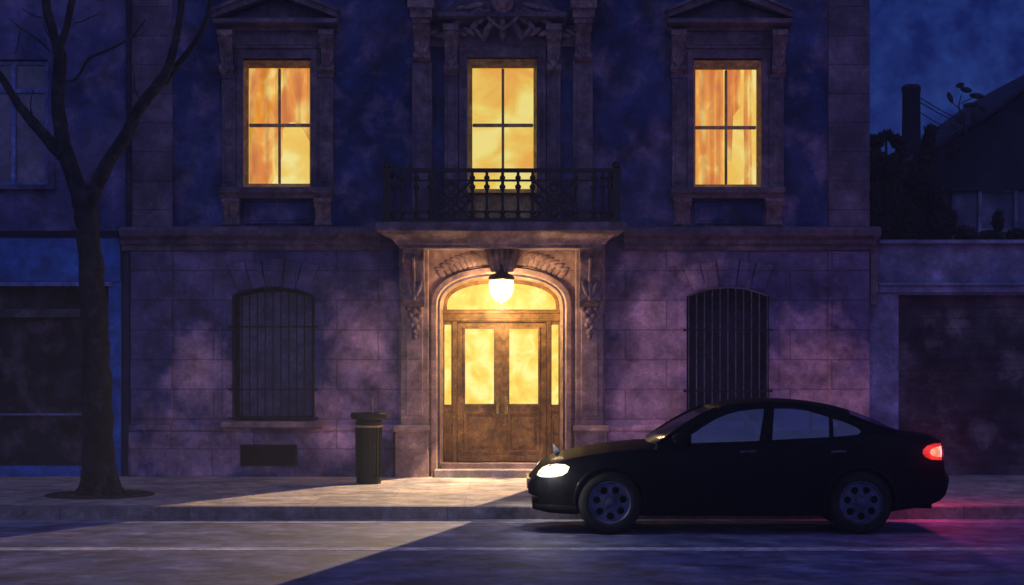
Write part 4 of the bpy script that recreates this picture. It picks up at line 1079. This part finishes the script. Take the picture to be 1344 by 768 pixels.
def greensheet(mb, outer, hs, sg, off, th):
    vs, fs, bd = fill(outer, hs, 0); n = len(vs)
    f = lambda v, o: (v.x, YCAR+sg*(gy(v.z)+o), v.z)
    mb.add([f(v, off) for v in vs]+[f(v, off-th) for v in vs], fs+[tuple(i+n for i in q_[::-1]) for q_ in fs]+[(a, b, b+n, a+n) for a, b in bd])
    return mb
lowb = [(1176, 578), (1150, 580), (1129, 582), (1087, 583), (1050, 585), (1003, 588), (950, 591), (905, 593), (862, 594)]
for sg in (-1, 1):
    greensheet(MB(), [g(p) for p in so_+lowb], [[g(p) for p in h] for h in (h1, h2, h3)], sg, 0, .045).build('pillar_frame', CM['paint'], car, smooth=30)
    for h in (h1, h2, h3):
        greensheet(MB(), [g(p) for p in h], [], sg, -.018, .004).build('side_window', CM['glass'], car)
P = []
ns = 16
for (sx, sz), (kx_, kz) in zip(SX, CC):
    row = []
    for j in range(ns+1):
        s = -1+2*j/ns; q_ = abs(s)**2.4
        row.append((kx_+(sx-kx_)*q_, YCAR+s*(gy(sz)-.002), kz+(sz-kz)*abs(s)**2.2))
    P.append(row)
def skin(rows, name, m_, inset=0):
    mb = MB().grid([r[inset:len(r)-inset] for r in rows]); o = mb.build(name, m_, car, smooth=60)
    s_ = o.modifiers.new('thick', 'SOLIDIFY'); s_.thickness = .02 if m_ is CM['paint'] else .004; s_.offset = -1 if name != 'x' else 0
    return o
skin(P[4:14], 'roof', CM['paint'])
skin(P[0:5], 'windscreen', CM['shield'], 0)
skin(P[13:], 'rear_window', CM['shield'], 0)
for sg in (0, 1):   # A and C pillar cappings along the skin edges
    for a, b in ((0, 5), (13, 18)):
        pts = [P[i][0 if sg == 0 else -1] for i in range(a, b)]
        MB().tube([(x, y, z) for x, y, z in pts], .022, 8).build('pillar', CM['paint'], car, smooth=60)
# wheels
def wheel(wx, sg):
    yo = YCAR+sg*(HW-.045); yi = yo-sg*.215
    mb = MB(); r0, r1 = .366, .247
    prof = [(r1, 0), (r1+.012, -.006), (r1+.05, -.006), (r0-.03, .004), (r0-.008, .025), (r0, .05), (r0, .165), (r0-.008, .19), (r0-.03, .211), (r1, .215)]
    mb.lathe((wx, yo, WZ), [(r, -sg*h) for r, h in prof], 56, axis='Y', cap=False)
    wl = mb.build('wheel', CM['rubber'], car, smooth=40)
    rm = MB(); circ = lambda cx, cz, r, n: [(cx+r*math.cos(2*math.pi*i/n), cz+r*math.sin(2*math.pi*i/n)) for i in range(n)]
    hs = [circ(wx+.155*math.cos(2*math.pi*i/7+.25), WZ+.155*math.sin(2*math.pi*i/7+.25), .043, 14) for i in range(7)]
    yf = yo+sg*-.012
    rm.holes(circ(wx, WZ, r1-.004, 48), hs, yf, yf-sg*.03)
    rm.lathe((wx, yf, WZ), [(r1+.003, sg*.010), (r1-.012, sg*.014), (r1-.025, sg*.0)], 48, axis='Y', cap=False)
    rm.build('rim', CM['rim'], wl, smooth=40)
    mb = MB(); mb.lathe((wx, yf, WZ), [(.052, sg*.0), (.050, sg*.014), (.03, sg*.020), (.001, sg*.021)], 20, axis='Y')
    for i in range(5):
        a = 2*math.pi*i/5; mb.lathe((wx+.08*math.cos(a), yf, WZ+.08*math.sin(a)), [(.011, 0), (.009, sg*.012), (.001, sg*.013)], 8, axis='Y')
    mb.build('hub', CM['chrome'] if 0 else CM['rim'], wl, smooth=40)
    MB().lathe((wx, yf-sg*.05, WZ), [(r1+.002, 0), (r1+.002, -sg*.02)], 32, axis='Y').build('brake_disc', CM['trim'], wl)
for wx in (WXF, WXR):
    for sg in (-1, 1): wheel(wx, sg)
# lamps: convex lens sitting in the body corner
def lens_patch(poly, name, m_, sgn, off=.010, D=21.98, parent=car, wob=0):
    cx0 = sum(p[0] for p in poly)/len(poly); cy0 = sum(p[1] for p in poly)/len(poly)
    mb = MB(); vs = []; n = len(poly); rr = [1.0, .93, .7, .4, 0.0]; oo = [-.02, .4, .8, 1.1, 1.3]
    for r, o in zip(rr, oo):
        for px_, py_ in poly:
            x = cxm(cx0+(px_-cx0)*r, D); z = czm(cy0+(py_-cy0)*r, D)
            zz_ = min(max(z, Bt(x)+.01), Tp(x)-.0)
            vs.append((x, YCAR+sgn*(side_y(x, zz_)+off*o), z))
    fs = [(i*n+k, i*n+(k+1) % n, (i+1)*n+(k+1) % n, (i+1)*n+k) for i in range(len(rr)-1) for k in range(n)]
    return mb.add(vs, fs).build(name, m_, parent, smooth=60)
def dense(poly, k=3):
    out = []
    for a, b in zip(poly, poly[1:]+poly[:1]):
        for i in range(k): out.append((a[0]+(b[0]-a[0])*i/k, a[1]+(b[1]-a[1])*i/k))
    return out
hl = dense([(704.5, 624), (707, 618), (712, 613), (720, 609.3), (730, 607.8), (741, 608.3), (747, 611.5), (744, 618.5), (737, 623), (722, 625.3), (710, 625.5)])
tl = dense([(1232, 580.5), (1222, 581), (1212, 583.8), (1206, 588.5), (1205.5, 593.5), (1209, 598.5), (1217, 602), (1232, 602.8)])
tc_ = dense([(1232, 584), (1222, 585), (1215, 588), (1213, 592.5), (1216, 597), (1224, 599), (1232, 599)])
for sg in (-1, 1):
    h = lens_patch(hl, 'headlight', CM['head'], sg, .016)
    t_ = lens_patch(tl, 'taillight', CM['tail'], sg, .014)
    lens_patch(tc_, 'light_core', CM['hot'], sg, .024, parent=t_)
    # mirrors
    mb = MB(); mx_, mz_ = cxm(899, 21.5), czm(577.5, 21.5); ym = YCAR+sg*(HW+.07)
    vs = []
    for i, (f, ry, rz) in enumerate(((-.13, .03, .03), (-.10, .07, .055), (-.04, .095, .07), (.03, .10, .077), (.07, .095, .074), (.078, .085, .066))):
        for k in range(16):
            a = 2*math.pi*k/16; c, s = math.cos(a), math.sin(a)
            vs.append((mx_+f, ym+ry*math.copysign(abs(c)**.7, c), mz_+rz*math.copysign(abs(s)**.7, s)))
    mb.add(vs, [(i*16+k, i*16+(k+1) % 16, (i+1)*16+(k+1) % 16, (i+1)*16+k) for i in range(5) for k in range(16)]+[tuple(range(16))[::-1], tuple(range(80, 96))])
    mb.tube([(mx_, ym-sg*.05, mz_-.03), (mx_-.01, YCAR+sg*.82, mz_-.05)], [.03, .035], 8)
    mb.build('wing_mirror', CM['paint'], car, smooth=60)
# front lip, grille, number plate recess, rear bumper lip, exhaust
def lip(pts, name, m_):
    P = []
    for x, z0, z1 in pts: pass
lipx = lin(cxm(699, 22), cxm(756, 22), 10); P2 = []
for i, x in enumerate(lipx):
    w_ = Wd(max(x, X0+.02))*1.0+.006
    r = .055*min(1, .55+i*.12)
    zc_ = czm(664.5, 22)-.004*i*.6
    s_ = [(x, YCAR-w_, zc_), (x, YCAR-w_+.02, zc_+r*.8), (x, YCAR-w_+.06, zc_+r), (x, YCAR+w_-.06, zc_+r), (x, YCAR+w_-.02, zc_+r*.8), (x, YCAR+w_, zc_), (x, YCAR+w_-.02, zc_-r*.8), (x, YCAR+w_-.06, zc_-r), (x, YCAR-w_+.06, zc_-r), (x, YCAR-w_+.02, zc_-r*.8)]
    P2.append(s_)
mb = MB(); mb.add([p for r in P2 for p in r], [(i*10+k, i*10+(k+1) % 10, (i+1)*10+(k+1) % 10, (i+1)*10+k) for i in range(len(P2)-1) for k in range(10)]+[tuple(range(10))[::-1], tuple(range((len(P2)-1)*10, len(P2)*10))])
mb.build('front_bumper', CM['trim'], car, smooth=50)
mb = MB(); xg_ = X0-.012
for i in range(7): mb.box(xg_, xg_+.06, YCAR-.42, YCAR+.42, .50+i*.018, .507+i*.018)
mb.build('radiator_grille', CM['chrome'], car)
mb = MB(); xb_ = X1
P3 = []
for i in range(9):
    x = X1-.22+.26*i/8
mb.box(X1-.02, X1+.006, YCAR-.26, YCAR+.26, .60, .70); mb.build('number_plate', CM['rim'], car, bevel=.004)
mb = MB(); mb.tube([(X1-.55, YCAR-.5, .31), (X1-.16, YCAR-.5, .30)], .03, 12); mb.build('exhaust_pipe', CM['trim'], car, smooth=50)
mb = MB(); ox, oz = cxm(731, DC), czm(590, DC)
mb.add([(ox-.03, YCAR-.012, oz+.055), (ox-.035, YCAR+.012, oz+.055), (ox+.05, YCAR-.02, oz-.03), (ox+.05, YCAR+.02, oz-.03), (ox-.04, YCAR-.016, oz-.035), (ox-.04, YCAR+.016, oz-.035), (ox-.05, YCAR, oz+.075)],
       [(0, 2, 4), (1, 5, 3), (2, 3, 5, 4), (0, 6, 1), (0, 1, 3, 2), (0, 4, 6), (1, 6, 5), (4, 5, 6)])
mb.build('hood_spike', wash('spike_ivory', (.8, .78, .7), (.9, .88, .8), scale=9, rough=.3, bump=0), car)  # small pale spike standing on the hood
# cabin
for yy in (-.38, .38):
    mb = MB(); mb.prism([(2.55, .42), (3.12, .42), (3.12, .58), (2.60, .62)], YCAR+yy-.25, YCAR+yy+.25); mb.prism([(3.0, .55), (3.14, .55), (3.30, 1.02), (3.20, 1.05), (3.14, 1.0)], YCAR+yy-.24, YCAR+yy+.24)
    mb.build('front_seat', CM['seat'], car, bevel=.03)
mb = MB(); mb.prism([(3.5, .42), (3.95, .42), (3.97, 1.03), (3.85, 1.03), (3.8, .62), (3.5, .62)], YCAR-.62, YCAR+.62); mb.build('rear_seat', CM['seat'], car, bevel=.03)
mb = MB(); c0 = Vector((2.33, YCAR+.38, .98)); ax = Vector((1, 0, .45)).normalized(); u = Vector((0, 1, 0)); v_ = ax.cross(u)
mb.tube([c0+(u*math.cos(a)+v_*math.sin(a))*.18 for a in [i*math.pi/10 for i in range(21)]], .014, 8); mb.tube([c0, c0-ax*.3], .03, 8)
mb.tube([c0-u*.18, c0+u*.18], .015, 6); mb.build('steering_wheel', CM['trim'], car, smooth=60)
# lamp light
hx_, hz_ = cxm(722, 21.95), czm(616, 21.95)
for sg, nm in ((-1, 'near'), (1, 'far')):
    yy = YCAR+sg*(side_y(hx_, hz_)+.03)
    o = light('headlight_bulb', 'SPOT', (X0-.05, YCAR+sg*.62, hz_), 40, (1, .90, .68), .05, car)
    o.data.spot_size = R(70); o.data.spot_blend = .9; o.rotation_euler = Vector((-1, -.12 if sg < 0 else .10, -.10)).to_track_quat('-Z', 'Y').to_euler()
    light('headlight_glare_bulb', 'POINT', (hx_-.06, yy+sg*.16, hz_-.02), 22, (1, .92, .70), .05, car)
    tx_, tz_ = cxm(1226, 22), czm(592, 22)
    light('taillight_bulb', 'POINT', (X1+.08, YCAR+(.92 if sg > 0 else -.68), tz_), 45 if sg > 0 else 6, (1, .06, .22), .05, car)
    light('taillight_glare_bulb', 'POINT', (tx_, YCAR+sg*(side_y(tx_, tz_)+.10), tz_), 4.0, (1, .04, .04), .05, car)

# ------------------------------------------------------------------ evening haze
hm, N, L = newmat('haze_air'); N.remove(N['Principled BSDF']); out = N['Material Output']
pv = N.new('ShaderNodeVolumePrincipled'); pv.inputs['Density'].default_value = HAZE; pv.inputs['Color'].default_value = (.85, .85, .95, 1); pv.inputs['Anisotropy'].default_value = .35
L.new(pv.outputs[0], out.inputs['Volume'])
hz = MB().box(-60, 60, -40, 60, -2.3, 14.5).build('haze', hm); hz['kind'] = 'stuff'
